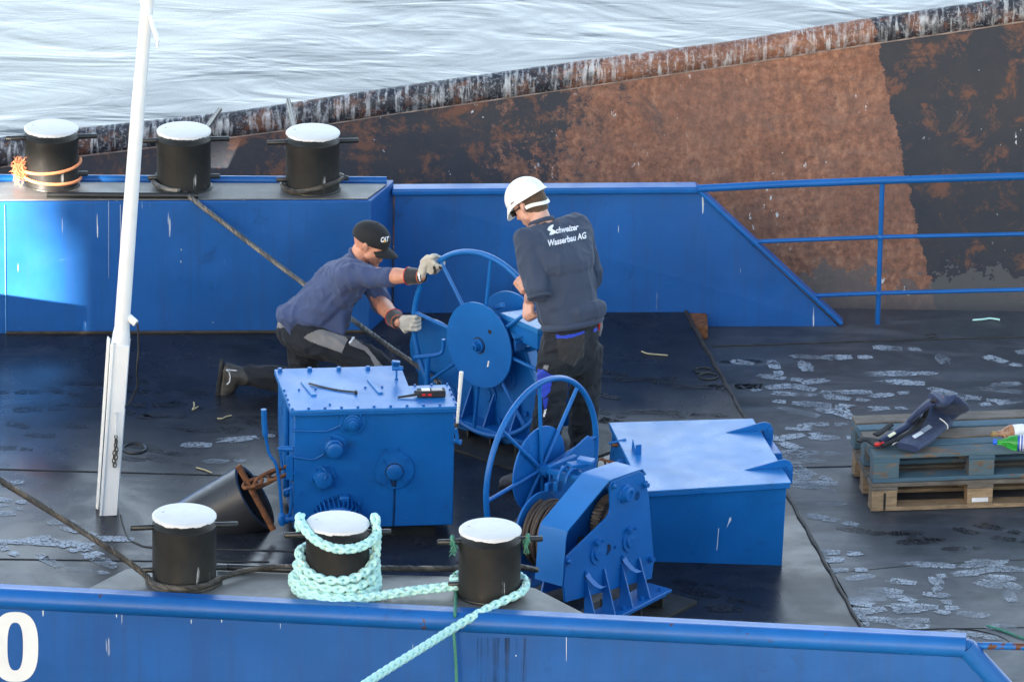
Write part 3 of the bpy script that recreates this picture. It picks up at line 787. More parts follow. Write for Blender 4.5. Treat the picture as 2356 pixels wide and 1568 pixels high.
cover(768, 1026, [(0, .073), (.010, .073), (.012, .052), (.040, .050), (.045, .043), (.075, .042), (.079, .036), (.082, .024)], 4, .060, a0=.4)
cover(743, 1097, [(0, .070), (.010, .070), (.012, .052), (.028, .050), (.032, .047), (.052, .046), (.055, .040)], 6, .062, a0=.2)
cover(907, 1080, [(0, .104), (.012, .104), (.013, .052), (.0135, .050)], 4, .082, a0=.85)
b = B(); c = onfront(907, 1083); b.lathe(c, nf, [(0, .045), (.022, .045), (.025, .041)], 32); o = link('shaft_end', b.mesh(), MBM, gb)
b = B(); b.lathe(c, nf, [(0, .0495), (.0135, .0495)], 32); link('seal_ring', b.mesh(), MBLK, gb)
# oil running down from the seal
b = B(); vs = []
for x, y in ((896, 1102), (914, 1103), (912, 1119), (901, 1119)): vs.append(onfront(x, y, .0135))
b.prism(vs, nf*.0015)
vs = [onfront(x, y, .0015) for x, y in ((904, 1119), (911, 1119), (910, 1160), (907, 1216), (901, 1217), (903, 1170), (904, 1140))]; b.add(vs, [tuple(range(len(vs)))])
n_ = N('old_oil'); n_.set(base=n_.mix(n_.noise(30, 4), (.006, .02, .05), (.03, .02, .006)), rough=.25, alpha=n_.ramp(n_.noise(1, 4, .6, vec=n_.vec((60, 60, 4))), (.4, .1), (.65, .6)))
link('oil_stain', b.mesh(), n_.m, gb)
for x, y, r in ((884.6, 1033, .008), (914, 1031, .008), (680, 1087, .011), (692.5, 1132, .009), (826, 1156, .010)):
    b = B(); hexbolt(b, onfront(x, y), nf, r, .013); link('bolt', b.mesh(), MBM, gb)
# grease pipes
b = B()
for pts in ([(672, 990), (745, 991), (760, 988), (785, 977)], [(676, 1050), (716, 1056), (727, 1054), (746, 1044)], [(736, 1072), (745, 1078), (752, 1089), (748, 1101)]):
    P = [onfront(x, y, .010) for x, y in pts]
    if pts[0][0] == 736: P = [onfront(x, y, .06-.05*(i == 0)) for i, (x, y) in enumerate(pts)]
    b = B(); b.tube(spline(P, 4), .0045, 8); b.lathe(P[0], (P[1]-P[0]), [(-.004, .008), (.012, .008)], 8); link('grease_pipe', b.mesh(), MBM, gb)
# electric motor fins low on the front (half hidden by the bollard)
c = onfront(775, 1196); b = B(); b.lathe(c, nf, [(-.01, .118), (.12, .118), (.135, .10), (.14, .02)], 36)
mo = link('motor', b.mesh(), MBM, gb)
b = B()
for i in range(19):
    a = R_(-5+i*190/18.); d = gx*math.cos(a)+Z*math.sin(a); t = d.cross(nf); 
    b = B(); b.box(c+d*.128+nf*.06, d*.014, t*.0028, nf*.058); link('cooling_fin', b.mesh(), MBM, mo)
b = B(); b.box(c+Z*.125+gx*.035+nf*.03, gx*.026, nf*.028, Z*.028); link('terminal_box', b.mesh(), MBM, mo, bevel=.008)
# lid bolts and lid details
def lidpt(x, y, z=ZL): return PZ(x, y, z)
for i in range(11):
    p = lidpt(672.5+i*37.7, 941.5-i*1.1); b = B(); hexbolt(b, p, Z, .0075, .008); b.lathe(p+Z*.004, -Z, [(0, .005), (.048, .005)], 8); link('lid_bolt', b.mesh(), MBM, gb)
for x, y in ((644, 849.5), (712.5, 848), (779.5, 846.5), (846.5, 845)):
    b = B(); hexbolt(b, lidpt(x, y+4), Z, .0125, .014); link('lid_bolt', b.mesh(), MBM, gb)
for x, y in ((653.8, 898.5), (657.3, 909), (661.5, 919.5), (665.5, 930.6), (688, 897), (726, 895), (840.5, 891.5), (879, 890.5), (954.5, 887.5), (993, 886), (1029, 885), (1035, 896), (1039, 907), (1044, 917.5), (1048.5, 928), (758.5, 931)):
    b = B(); hexbolt(b, lidpt(x, y), Z, .0065, .007); link('lid_bolt', b.mesh(), MBM, gb)
for x, y in ((710, 895), (863, 890)):
    b = B(); p = lidpt(x, y); b.box(p+Z*.004, gx*.014, gy*.105+gx*-.02, Z*.005); link('label_bracket', b.mesh(), MBLID2, gb, bevel=.002)
b = B(); p = lidpt(912, 866+6); b.tube([p, p+Z*.055], .006, 10); b.lathe(p, Z, [(0, .011), (.006, .011)], 12)
b.box(p+Z*.075-gx*.004, gx*.020, gy*.012, Z*.022); b.prism([p+Z*.06+gx*.0-gy*.012, p+Z*.092-gx*.026-gy*.012, p+Z*.105-gx*.022-gy*.012, p+Z*.10+gx*.02-gy*.012], gy*.03)
b.tube([p+Z*.068-gy*.016-gx*.02, p+Z*.068-gy*.016+gx*.034], .012, 10); link('oil_filler', b.mesh(), MBM, gb, bevel=.002)
# left side: brackets, valves, lever linkage
def left(x, y, dy=0.): return PY(x, y, Yg+dy)
b = B(); b.hexa([left(658, 1103, .02), left(675, 1105, .02), left(675, 1105, .12), left(658, 1103, .12)], [left(659, 1048, .02), left(675, 1046, .02), left(675, 1046, .12), left(659, 1048, .12)]); link('side_bracket', b.mesh(), MBM, gb, bevel=.003)
b = B(); b.tube([left(645, 1032, .03), left(674, 1032, .03)], .016, 14); b.tube([left(643, 1032, .03), left(647, 1054, .03), left(650, 1075, .03)], .007, 8); b.tube([left(639, 1032, .03), left(648, 1030, .03)], .009, 8); link('valve', b.mesh(), MBM, gb, angle=50)
b = B(); b.tube([left(653, 1130, .03), left(674, 1118, .03)], .008, 8); b.tube([left(655, 1126, .03), left(661, 1133, .03)], .013, 8); b.tube([left(669, 1110, .03), left(671, 1160, .03), left(667, 1180, .03), left(672, 1200, .03)], .008, 8); link('valve_pipe', b.mesh(), MBM, gb)
b = B(); b.tube([left(640, 1195, .0), left(676, 1193, .0)], .015, 14); b.tube([left(655, 1193, 0), left(664, 1193, 0)], .026, 16); link('pivot_shaft', b.mesh(), MBM, gb, angle=50)
b = B(); L = spline([left(606.5, 941, -.02), left(609, 985, -.02), left(614, 1020, -.02), left(620, 1044, -.02), left(634, 1066, -.02), left(642, 1105, -.02), left(646, 1150, -.02), left(649, 1190, -.02)], 5)
rads = [.0155 if i < 8 else .0085 for i in range(len(L))]; b.tube(L, rads, 12); b.lathe(left(649, 1207, -.02), (left(648, 1180, -.02)-left(649, 1207, -.02)), [(0, .014), (.012, .017), (.06, .017), (.07, .01)], 14); link('hand_lever', b.mesh(), MBM, gb, angle=60)
b = B(); b.tube([left(627, 1046-4, -.02), left(627, 1046-4, -.02)+V((0, .001, 0))], .001); 
# right side valve and white rod
b = B(); r = lambda x, y, dy=.10: PY(x, y, Yg+dy); b.tube([r(1046, 1010), r(1055, 1015), r(1060, 1020)], .011, 10); b.tube([r(1041, 1014), r(1063, 1014)], .008, 10); b.tube([r(1048, 985), r(1052, 1005), r(1050, 1018)], .010, 8); link('drain_valve', b.mesh(), MBM, gb)
b = B(); b.tube([PY(1061.5, 856, Yg+.05), PY(1051.5, 978, Yg+.05)], [.012, .0075], 12); b.lathe(PY(1061.5, 857, Yg+.05), Z, [(0, .012), (.006, .010), (.008, .004)], 12); link('white_rod', b.mesh(), MOFF, gb, angle=60)
b = B(); b.tube([PY(1052, 972, Yg+.05), PY(1051, 982, Yg+.05)], .010, 8); b.tube([PY(1044, 976, Yg+.05), PY(1052, 976, Yg+.05)], .006, 8); link('rod_clamp', b.mesh(), MSTEELD, gb)
# dents of paint loss on the front
b = B()
for poly in ([(895, 1054), (888, 1068), (884, 1074), (888, 1064)], [(901, 1048), (893, 1058), (898, 1054)]):
    vs = [onfront(x, y, .001) for x, y in poly]; b.add(vs, [tuple(range(len(vs)))])
link('paint_chip', b.mesh(), simple('chip_white', (.55, .6, .65), .6), gb)

# black crank behind (winch brake handle)
bh = empty('brake_lever', PZ(983, 1010, 0), 'blue T-shaped brake lever standing behind the gearbox cabinet', 'lever'); Yb = PZ(983, 1000, 0).y
b = B(); b.tube([PY(984, 822, Yb), PY(981, 1000, Yb)], .016, 14); link('post', b.mesh(), MBM, bh, angle=60)
b = B(); b.tube(spline([PY(951, 822, Yb), PY(985, 819, Yb), PY(1008, 815, Yb), PY(1017, 809, Yb), PY(1020, 797, Yb), PY(1020.5, 780, Yb)], 4), .0115, 12); link('handle', b.mesh(), MBM, bh, angle=60)

# things lying on the cabinet lid
ct = empty('cable_tie', lidpt(765, 895, ZL+.006), 'black plastic strip lying on the gearbox cabinet lid', 'cable tie')
b = B(); P = spline([lidpt(710, 881, ZL+.008), lidpt(740, 889, ZL+.005), lidpt(780, 897, ZL+.005), lidpt(818, 901, ZL+.006)], 6)
for a, c in zip(P[:-1], P[1:]):
    b.box((a+c)/2, (c-a)*.52, V((0, .008, 0)), Z*.002)
link('strap', b.mesh(), MBLKF, ct)
b = B(); b.box(lidpt(819, 902, ZL+.008), gx*.007, gy*.014, Z*.008); link('head', b.mesh(), MBLKF, ct, bevel=.002)
wt = empty('walkie_talkie', lidpt(990, 900, ZL), 'black walkie-talkie with red buttons lying on the cabinet lid', 'radio')
c = lidpt(992, 903, ZL+.020)
b = B(); b.box(c, gx*.075, gy*.030, Z*.018); link('body', b.mesh(), MRUB, wt, bevel=.006)
b = B(); b.box(c+Z*.0185+gx*.03, gx*.028, gy*.02, Z*.002); link('speaker_grille', b.mesh(), simple('radio_grey', (.25, .25, .26), .35), wt)
b = B(); b.box(c+Z*.0185-gx*.03, gx*.022, gy*.018, Z*.0022); link('display', b.mesh(), MOFF, wt)
for s in (-.042, -.01):
    b = B(); b.box(c-gy*.0305+gx*s, gx*.011, gy*.002, Z*.006); link('button', b.mesh(), MRED, wt, bevel=.001)
b = B(); b.tube([c-gx*.075-gy*.012, c-gx*.10-gy*.014-Z*.006, c-gx*.18-gy*.02-Z*.014], [.009, .007, .005], 10); link('antenna', b.mesh(), MRUB, wt, angle=60)
b = B(); b.lathe(c-gx*.075+gy*.012, -gx, [(0, .009), (.014, .009)], 12); link('knob', b.mesh(), MRUB, wt)

# ================================================================ storage box on the right
sb = empty('storage_box', V((1.1, -3.0, 0)), 'blue steel storage box with pale hinged lid on the deck seam', 'deck box')
Yb3 = PZ(1799, 1300, 0).y; ZB = PY(1812, 1109, Yb3-.01).z
lp = [PZ(1400, 971, ZB), PZ(1733, 961.5, ZB), PZ(1820.7, 1109, ZB), PZ(1481, 1130, ZB)]
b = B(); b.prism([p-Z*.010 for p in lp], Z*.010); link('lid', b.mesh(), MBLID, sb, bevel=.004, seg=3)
bx = (lp[2]-lp[3]).normalized(); by = V((-bx.y, bx.x, 0))
b = B(); ins = .004
def sh4(P, d): 
    m = sum(P, V((0, 0, 0)))/4; return [p+(m-p).normalized()*d for p in P]
lq = sh4(lp, .006); b.prism([p-Z*.036 for p in lq], Z*.0255); link('lid_rim', b.mesh(), MBM, sb, bevel=.004)
tp = sh4(lp, .03); tp = [V((p.x, p.y, ZB-.036)) for p in tp]
bt = [None]*4; bt[2] = PZ(1799, 1300, 0); bt[3] = PZ(1486, 1290, 0); bt[0] = bt[3]+by*(lp[0]-lp[3]).dot(by)*.96; bt[1] = bt[2]+by*(lp[1]-lp[2]).dot(by)*.96
b = B(); b.hexa([bt[3]-Z*.02, bt[2]-Z*.02, bt[1]-Z*.02, bt[0]-Z*.02], [tp[3], tp[2], tp[1], tp[0]]); link('body', b.mesh(), MBM, sb, bevel=.005)
for (x0, y0, x1, y1, xe, ye) in ((1670, 993, 1752, 979, 1774, 1002), (1713, 1079, 1797, 1062, 1822, 1084)):
    pa = PZ(x0, y0+2, ZB+.001); pe = PZ(x1, y0-3, ZB+.001); d = (pe-pa).normalized()
    Ln = (pe-pa).length
    # hinge arm: wedge rising towards the edge, rounded end hanging over it
    prof = [(0, .0), (Ln*.98, .044), (Ln+.02, .047), (Ln+.05, .035), (Ln+.066, .005), (Ln+.066, -.09), (Ln+.055, -.10), (Ln+.028, -.06), (Ln+.012, -.002)]
    b = B(); b.prism([pa+d*u+Z*v for u, v in prof], by*.012); link('hinge_arm', b.mesh(), MBM, sb, bevel=.003)
    b = B(); hexbolt(b, pa+d*(Ln+.045)+Z*.0, -by, .013, .014); link('hinge_bolt', b.mesh(), MBM, sb)
    b = B(); b.box(pa+d*(Ln+.035)+by*.035-Z*.06, d*.016, by*.03, Z*.05); link('hinge_block', b.mesh(), MBM, sb, bevel=.003)
b = B(); p = PZ(1785, 1043, ZB-.05); b.hexa([p-bx*.06-by*.0-Z*.1, p+bx*.05-Z*.1, p+bx*.05+by*.22-Z*.1, p-bx*.06+by*.22-Z*.1], [p-bx*.06, p+bx*.035, p+bx*.035+by*.22, p-bx*.06+by*.22]); link('side_locker', b.mesh(), MBM, sb, bevel=.006)
b = B(); p = PZ(1458, 1038, ZB); b.prism([p-by*.05, p+by*.05, p+Z*.055+by*.035], bx*.004); b.box(p+bx*.014-by*.048+Z*.028, bx*.016, by*.002, Z*.028); link('lid_stop', b.mesh(), MBM, sb)
p = PZ(1412, 1060, ZB-.1); b = B(); q0 = lp[0].lerp(lp[3], .50)-Z*.07; q1 = lp[0].lerp(lp[3], .68)-Z*.07
b.tube([q0, q0-bx*.06-Z*.0, q1-bx*.06, q1], .009, 10); link('handle', b.mesh(), MBM, sb)
b = B(); q2 = lp[0].lerp(lp[3], .27)-Z*.012; b.tube([q2-bx*.05, q2+bx*.045+Z*.015], .007, 8); link('latch', b.mesh(), MBM, sb)
b = B(); b.lathe(q2-bx*.03-Z*.012, bx, [(0, .011), (.03, .011)], 10); link('latch_bolt', b.mesh(), MRUST, sb)
b = B(); q3 = lp[0].lerp(lp[3], .42)-Z*.07; b.lathe(q3-bx*.03, bx, [(0, .02), (.02, .024), (.06, .024)], 14); link('side_boss', b.mesh(), MBM, sb)
b = B()
for poly in ([(1676, 1173), (1680, 1170), (1680, 1180), (1671, 1215), (1675, 1190)],):
    pass
fo = V((bt[2].x, bt[2].y, 0)); fn = by
def onbox(x, y, off=.0015):
    n3 = (tp[2]-bt[2]).cross(tp[3]-tp[2]).normalized(); n3 = n3 if n3.y < 0 else -n3
    return PP(x, y, tp[2]+n3*off, n3)
for poly in ([(1678, 1190), (1682, 1189), (1682, 1196), (1671, 1214), (1676, 1200)], [(1653, 1214), (1654.5, 1214), (1650, 1266), (1648.5, 1264)]):
    vs = [onbox(x, y) for x, y in poly]; b.add(vs, [tuple(range(len(vs)))])
link('paint_chip', b.mesh(), simple('chip_white2', (.45, .52, .62), .6), sb)

# ================================================================ winches
def wheel(root, c, n, R, r, angs, Rd, doff, dthick=.010, hub=True):
    n = V(n).normalized(); m = V((-n.y, n.x, 0)); m = m if m.x > 0 else -m
    b = B(); b.ring(c, n, R, r); wh = link('handwheel', b.mesh(), MBR if False else MBM, root, angle=80)
    for a in angs:
        a = R_(a); d = m*math.cos(a)+Z*math.sin(a); b = B(); b.tube([c+d*.03+n*.0, c+d*(R-r*.5)], .0105, 12); link('spoke', b.mesh(), MBM, wh, angle=80)
    b = B(); b.lathe(c+n*doff-n*dthick/2, n, [(0, Rd), (dthick, Rd)], 80); link('disc', b.mesh(), MBM, wh, bevel=.002)
    return m
# --- winch B (front)
nB = V((.81, -.586, 0)).normalized(); mB = V((.586, .81, 0)).normalized()
OB = PZ(1488, 1402, 0); HUB = PP(1246, 1079, OB-nB*.61, nB)
wb = empty('winch', V((.4, -4.0, 0)), 'near blue cable winch with guard plate, wire drum and big spoked wheel', 'winch', 'blue hand winches')
wheel(wb, HUB, nB, .487, .0155, [5, 50, 94, 138, -176, -131, -86, -41], .229, -.018)
b = B(); b.lathe(HUB, nB, [(-.03, .03), (.02, .034), (.05, .034), (.052, .024), (.61, .024)], 24); link('wheel_shaft', b.mesh(), MBM, wb, angle=40)
def onB(x, y, s=0.): return PP(x, y, OB+nB*s, nB)
outl = [(1482, 1088), (1493, 1138), (1505, 1288), (1500, 1330), (1301, 1385), (1297, 1346), (1303, 1281), (1395, 1192), (1402, 1182), (1405, 1165), (1403, 1119), (1407, 1107), (1472, 1083)]
P = [onB(x, y) for x, y in outl]
b = B(); b.prism([p-nB*.012 for p in P], nB*.012); link('side_plate', b.mesh(), MBM, wb, bevel=.003)
b = B(); b.prism([p-nB*.212 for p in P[:6]+P[6:7]+[onB(1340, 1150), onB(1400, 1107)]+P[-1:]], nB*.010) if False else None
# guard strip: a bent plate following the outline, standing between the two plates
gp = [(1487, 1090), (1479, 1078), (1470, 1080), (1409, 1101), (1400, 1106), (1311, 1213), (1305, 1222), (1301, 1240), (1294, 1330), (1292, 1348)]
G_ = [onB(x, y, -.0) for x, y in gp]; Gi = []
cen = onB(1440, 1240)
for i, p in enumerate(G_):
    t = (G_[min(i+1, len(G_)-1)]-G_[max(i-1, 0)]).normalized(); no = t.cross(nB).normalized()
    if (cen-p).dot(no) < 0: no = -no
    Gi.append(p+no*.007)
b = B(); vs = []
for p, i in zip(G_, Gi): vs += [p, i, i-nB*.17, p-nB*.17]
fs = []
for k in range(len(G_)-1):
    for j in range(4): fs.append((k*4+j, k*4+(j+1) % 4, (k+1)*4+(j+1) % 4, (k+1)*4+j))
fs += [(0, 1, 2, 3), tuple(4*(len(G_)-1)+j for j in (3, 2, 1, 0))]; b.add(vs, fs)
link('guard_strip', b.mesh(), blue_paint('blue_guard_paint', (.015, .155, .44), .42, 0, 0, False, .1), wb, angle=30)
# inner side plate
ip = [onB(x, y) for x, y in ((1482, 1092), (1505, 1288), (1500, 1330), (1310, 1383), (1330, 1290), (1400, 1200), (1408, 1112))]
b = B(); b.prism([p-nB*.185 for p in ip], nB*.010); link('inner_plate', b.mesh(), MBM, wb)
# bosses and bolts
def bossB(x, y, prof, nm='bearing_cap', seg=28):
    b = B(); b.lathe(onB(x, y), nB, prof, seg); return link(nm, b.mesh(), MBM, wb, angle=40)
bossB(1438, 1134, [(-.001, .052), (.012, .050), (.014, .040), (.034, .039), (.037, .030), (.037, .022), (.028, .020)])
for x, y in ((1376, 1267), (1450, 1238)):
    bossB(x, y, [(-.001, .070), (.008, .070), (.0081, .046), (.018, .044), (.019, .014), (.021, .012)])
    c = onB(x, y, .010); b = B(); b.box(c+Z*.052+mB*.005+nB*.006, mB*.036, Z*.012, nB*.006)
    for s in (-.024, .026): hexbolt(b, c+Z*.053+mB*s+nB*.011, nB, .0085, .010)
    link('lock_plate', b.mesh(), MBM, wb)
for x, y in ((1412, 1117), (1484, 1114), (1308, 1290), (1497, 1285)):
    b = B(); b.lathe(onB(x, y), nB, [(0, .022), (.004, .022)], 20); hexbolt(b, onB(x, y, .004), nB, .014, .018); b.lathe(onB(x, y, .02), nB, [(0, .008), (.016, .008)], 10); link('bolt', b.mesh(), MBM, wb)
b = B(); hexbolt(b, onB(1415, 1257), nB, .008, .008); link('bolt', b.mesh(), MBM, wb)
# hooks (bent strip plates)
for x, y in ((1347, 1318), (1432, 1282)):
    p = onB(x, y); pr = [(0, 0, 0), (0, .005, .0), (.02, .01, -.03), (.045, .03, -.065), (.06, .06, -.085), (.062, .085, -.088)]
    b = B(); hexbolt(b, p+Z*.005, nB, .012, .008); vs = []
    for k, (o_, s, zz) in enumerate(pr):
        a = p+nB*(o_)+mB*(s-.0)+Z*zz; t = V((0, 0, 0)); vs += [a-mB*.018, a+mB*.018, a+mB*.018+nB*.003+Z*.003, a-mB*.018+nB*.003+Z*.003]
    fs = [(0, 1, 2, 3), tuple(4*5+j for j in (3, 2, 1, 0))]+[(k*4+j, k*4+(j+1) % 4, (k+1)*4+(j+1) % 4, (k+1)*4+j) for k in range(5) for j in range(4)]
    b.add(vs, fs); link('hook', b.mesh(), MBM, wb)
# gussets and base flange
ff = [onB(1298, 1381), onB(1506, 1322)]; zf = .112
f0 = onB(1301, 1385); f1 = onB(1500, 1330); f0 = V((f0.x, f0.y, zf)); f1 = V((f1.x, f1.y, zf))
b = B(); c = (f0+f1)/2; hl = (f1-f0).length/2+.05; b.box(c+nB*.02-Z*.008, mB*hl, nB*.075, Z*.008); link('base_flange', b.mesh(), MBM, wb, bevel=.003)
b = B(); b.box(c+nB*.03-Z*.032, mB*hl, nB*.03, Z*.0155); link('base_rail', b.mesh(), MBM, wb, bevel=.002)
for x, y in ((1345, 1341), (1387, 1316), (1427, 1306), (1467, 1291)):
    p = onB(x, y); g = V((p.x, p.y, zf)); b = B(); b.prism([g+nB*.001, g+nB*.085, p+Z*.02+nB*.010, p+Z*.02+nB*.001], mB*.009); link('gusset', b.mesh(), MBM, wb)
for t in (-.7, -.28, .12, .5, .88):
    b = B(); hexbolt(b, c+mB*hl*t+nB*.055, Z, .013, .014); link('base_bolt', b.mesh(), MBM, wb)
# dark foundation legs under the flange
for t in (-.55, -.05, .45, .9):
    b = B(); b.box(V((c.x, c.y, .028))+mB*hl*t-nB*.06, nB*.13, mB*.006, Z*.036); link('foundation_rib', b.mesh(), MDARK, wb)
b = B(); b.box(V((c.x, c.y, .006))-nB*.05+mB*.05, mB*(hl+.1), nB*.2, Z*.008); link('foundation_plate', b.mesh(), MDARK, wb)
# second support frame near the wheel
wc = HUB; sB = .075
b = B(); k = HUB+nB*sB
fr_ = [k+mB*-.04+Z*.02, k+mB*.03+Z*.05, k+mB*.30+Z*.12, k+mB*.34+Z*.08, k+mB*.36-Z*.56, k-mB*.42-Z*.56, k-mB*.40-Z*.50, k-mB*.05-Z*.12]
b.prism(fr_, nB*.012); link('frame_plate', b.mesh(), MBM, wb, bevel=.003)
b = B(); b.box(k+mB*.0-Z*.555, mB*.42, nB*.05, Z*.008); link('frame_foot', b.mesh(), MBM, wb)
for t in (-.3, .3):
    b = B(); b.box(V((k.x, k.y, .056))+mB*t, nB*.05, mB*.006, Z*.054); link('foundation_rib', b.mesh(), MDARK, wb)
# drum with wound wire
DR = PP(1235, 1217, OB-nB*.45, nB)
b = B(); b.lathe(DR, nB, [(0, .205), (.012, .205)], 64); link('drum_flange', b.mesh(), MBM, wb, bevel=.002)
b = B(); b.lathe(DR+nB*.24, nB, [(0, .19), (.012, .19)], 64); link('drum_flange', b.mesh(), MDARK, wb)
b = B(); b.lathe(DR-nB*.13, nB, [(0, .03), (.58, .03)], 24); b.lathe(DR+nB*.01, nB, [(0, .13), (.23, .13)], 40); link('drum', b.mesh(), MDARK, wb)
b = B(); aa = V((0, 0, 1)); cc = nB.cross(aa)
for lay, rr_ in ((0, .150), (1, .168)):
    pth = []; turns = 10-lay
    for i in range(turns*28):
        th = 2*math.pi*i/28; s = .018+i/28*.0225+lay*.010+.006*math.sin(i*.11); rj = rr_+.004*math.sin(i*.37)
        pth.append(DR+nB*s+aa*math.cos(th)*rj+cc*math.sin(th)*rj)
    b.tube(pth, .0108, 7)
w1 = N('wound_wire'); xx = w1.noise(90, 3); w1.set(base=w1.mix(w1.noise(7, 5, .7), (.05, .042, .036), (.15, .10, .07)), rough=.5, metal=.4, normal=w1.bump(w1.noise(1, 2, vec=w1.vec((150, 150, 150))), .8, .004))
link('wound_wire', b.mesh(), w1.m, wb)
# gear wheel between the plates
for (x, y, R0) in ((1376, 1267, .10), (1450, 1238, .09), (1392, 1192, .13)):
    b = B(); c = onB(x, y, -.15); k = 44; vs = []
    for i in range(k*4):
        a = 2*math.pi*i/(k*4); rr0 = R0+(.006 if (i % 4) in (0, 1) else -.006); vs.append(c+mB*math.cos(a)*rr0+Z*math.sin(a)*rr0)
    b.prism(vs, nB*.05); gn = simple('greasy_gear_%d' % x, (.20, .155, .11), .5, .3, var=.6, scale=25, bump=.4); o = link('gear', b.mesh(), gn, wb)
    b = B(); b.lathe(c+nB*.05, nB, [(0, R0*.72), (.02, R0*.70), (.021, R0*.45), (.005, R0*.43)], 32); link('gear_web', b.mesh(), simple('gear_web_%d' % x, (.34, .29, .23), .6, .2, var=.5, bump=.4), o)
# band brake, clutch fork and covers between wheel and guard
k = HUB+nB*.10
def bar(a, c, hw, hh, nm, mat=MBM, up=Z, bv=.003):
    d = (c-a).normalized(); s = d.cross(V(up)).normalized(); u = s.cross(d); b = B(); b.box((a+c)/2, (c-a)/2, s*hw, u*hh); return link(nm, b.mesh(), mat, wb, bevel=bv)
def q_(x, y, s): return onB(x, y, s)
bar(q_(1262, 1076, -.50), q_(1325, 1050, -.45), .016, .012, 'cross_beam')
bar(q_(1262, 1082, -.50), q_(1340, 1102, -.22), .016, .012, 'cross_beam')
bar(q_(1275, 1094, -.46), q_(1372, 1112, -.15), .013, .016, 'cross_beam')
bar(q_(1290, 1076, -.38), q_(1336, 1088, -.30), .012, .012, 'tie_bar')
bar(q_(1310, 1070, -.34), q_(1348, 1065, -.30), .03, .010, 'brake_arm')
bar(q_(1330, 1055, -.34), q_(1366, 1062, -.26), .030, .010, 'top_cover')
bar(q_(1262, 1110, -.46), q_(1262, 1135, -.46), .012, .02, 'stop_block')
bar(q_(1283, 1105, -.42), q_(1283, 1128, -.42), .014, .02, 'stop_block')
b = B(); c = onB(1318, 1096, -.34)
for i in range(3): b.lathe(c+nB*i*.045, nB, [(0, .035), (.02, .035)], 20)
b.lathe(c-nB*.05, nB, [(0, .018), (.3, .018)], 16); link('pinion_shaft', b.mesh(), MBM, wb)
b = B(); c = onB(1300, 1090, -.36)
for i in range(2):
    pth = [c+nB*i*.05+mB*math.cos(t)*.06+Z*(math.sin(t)*.06-.02) for t in [j*math.pi/14 for j in range(2, 15)]]; b.tube(pth, .008, 8)
link('brake_band', b.mesh(), MBM, wb, angle=60)

# --- winch A (behind)
nA = V((-.676, -.737, 0)).normalized(); mA = V((.737, -.676, 0)).normalized()
WA = PZ(1110, 791, .6)
wa = empty('winch', V((WA.x, WA.y, 0)), 'far blue cable winch whose spoked wheel the two workers are turning', 'winch', 'blue hand winches')
wheel(wa, WA, nA, .520, .0160, [84, 129, 174, -141, -96, -51, -6, 39], .243, .024)
def onA(x, y, s=0.): return PP(x, y, WA+nA*s, nA)
b = B(); c = WA+nA*.029; b.lathe(c, nA, [(0, .047), (.001, .047)], 28); link('hub_recess', b.mesh(), MBLK, wa)
b = B(); b.lathe(c, nA, [(0, .040), (.014, .039), (.015, .024), (.045, .023), (.046, .012), (.056, .011)], 24); b.lathe(c+nA*.014, nA, [(0, .030), (.014, .029)], 6); link('hub_nut', b.mesh(), MBM, wa, angle=40)
b = B(); b.lathe(onA(1127, 763, .0293), nA, [(0, .0125), (.0012, .0125)], 20); link('disc_hole', b.mesh(), MBLK, wa)
b = B(); vs = [onA(x, y, .0302) for x, y in ((1123, 829), (1126, 830), (1124, 842), (1120, 844))]; b.add(vs, [(0, 1, 2, 3)]); link('paint_chip', b.mesh(), MOFF, wa)
b = B(); b.lathe(WA-nA*.62, nA, [(0, .026), (.62, .026)], 20); link('wheel_shaft', b.mesh(), MBM, wa)
# side frame behind the wheel
sA = -.10
outA = [(962, 850), (968, 828), (990, 822), (1080, 790), (1120, 722), (1185, 738), (1198, 752), (1232, 880), (1233, 1010), (1150, 1025), (1052, 988), (962, 950)]
P = [onA(x, y, sA) for x, y in outA]
b = B(); b.prism(P, -nA*.012); link('side_plate', b.mesh(), MBM, wa, bevel=.003)
b = B(); b.lathe(onA(1000, 815, sA-.02)-nA*.02, nA, [(0, .20), (.012, .20)], 56) ; link('drum_flange', b.mesh(), MBM, wa, bevel=.002)
b = B(); b.lathe(WA-nA*.25, nA, [(0, .24), (.012, .24)], 56); link('brake_disc', b.mesh(), MBM, wa, bevel=.002)
b = B(); b.lathe(onA(1085, 900, sA-.24), nA, [(0, .17), (.2, .17)], 40); link('drum', b.mesh(), MDARK, wa)
for x, y, r in ((1120, 905, .075), (1030, 905, .07), (1170, 870, .06)):
    b = B(); b.lathe(onA(x, y, sA), nA, [(-.001, r), (.008, r), (.009, r*.6), (.016, r*.58)], 32); link('bearing_cap', b.mesh(), MBM, wa, angle=40)
for x, y in ((1152, 965), (1212, 950), (1204, 985), (1098, 965), (1070, 955)):
    b = B(); hexbolt(b, onA(x, y, sA), nA, .014, .014); link('bolt', b.mesh(), MBM, wa)
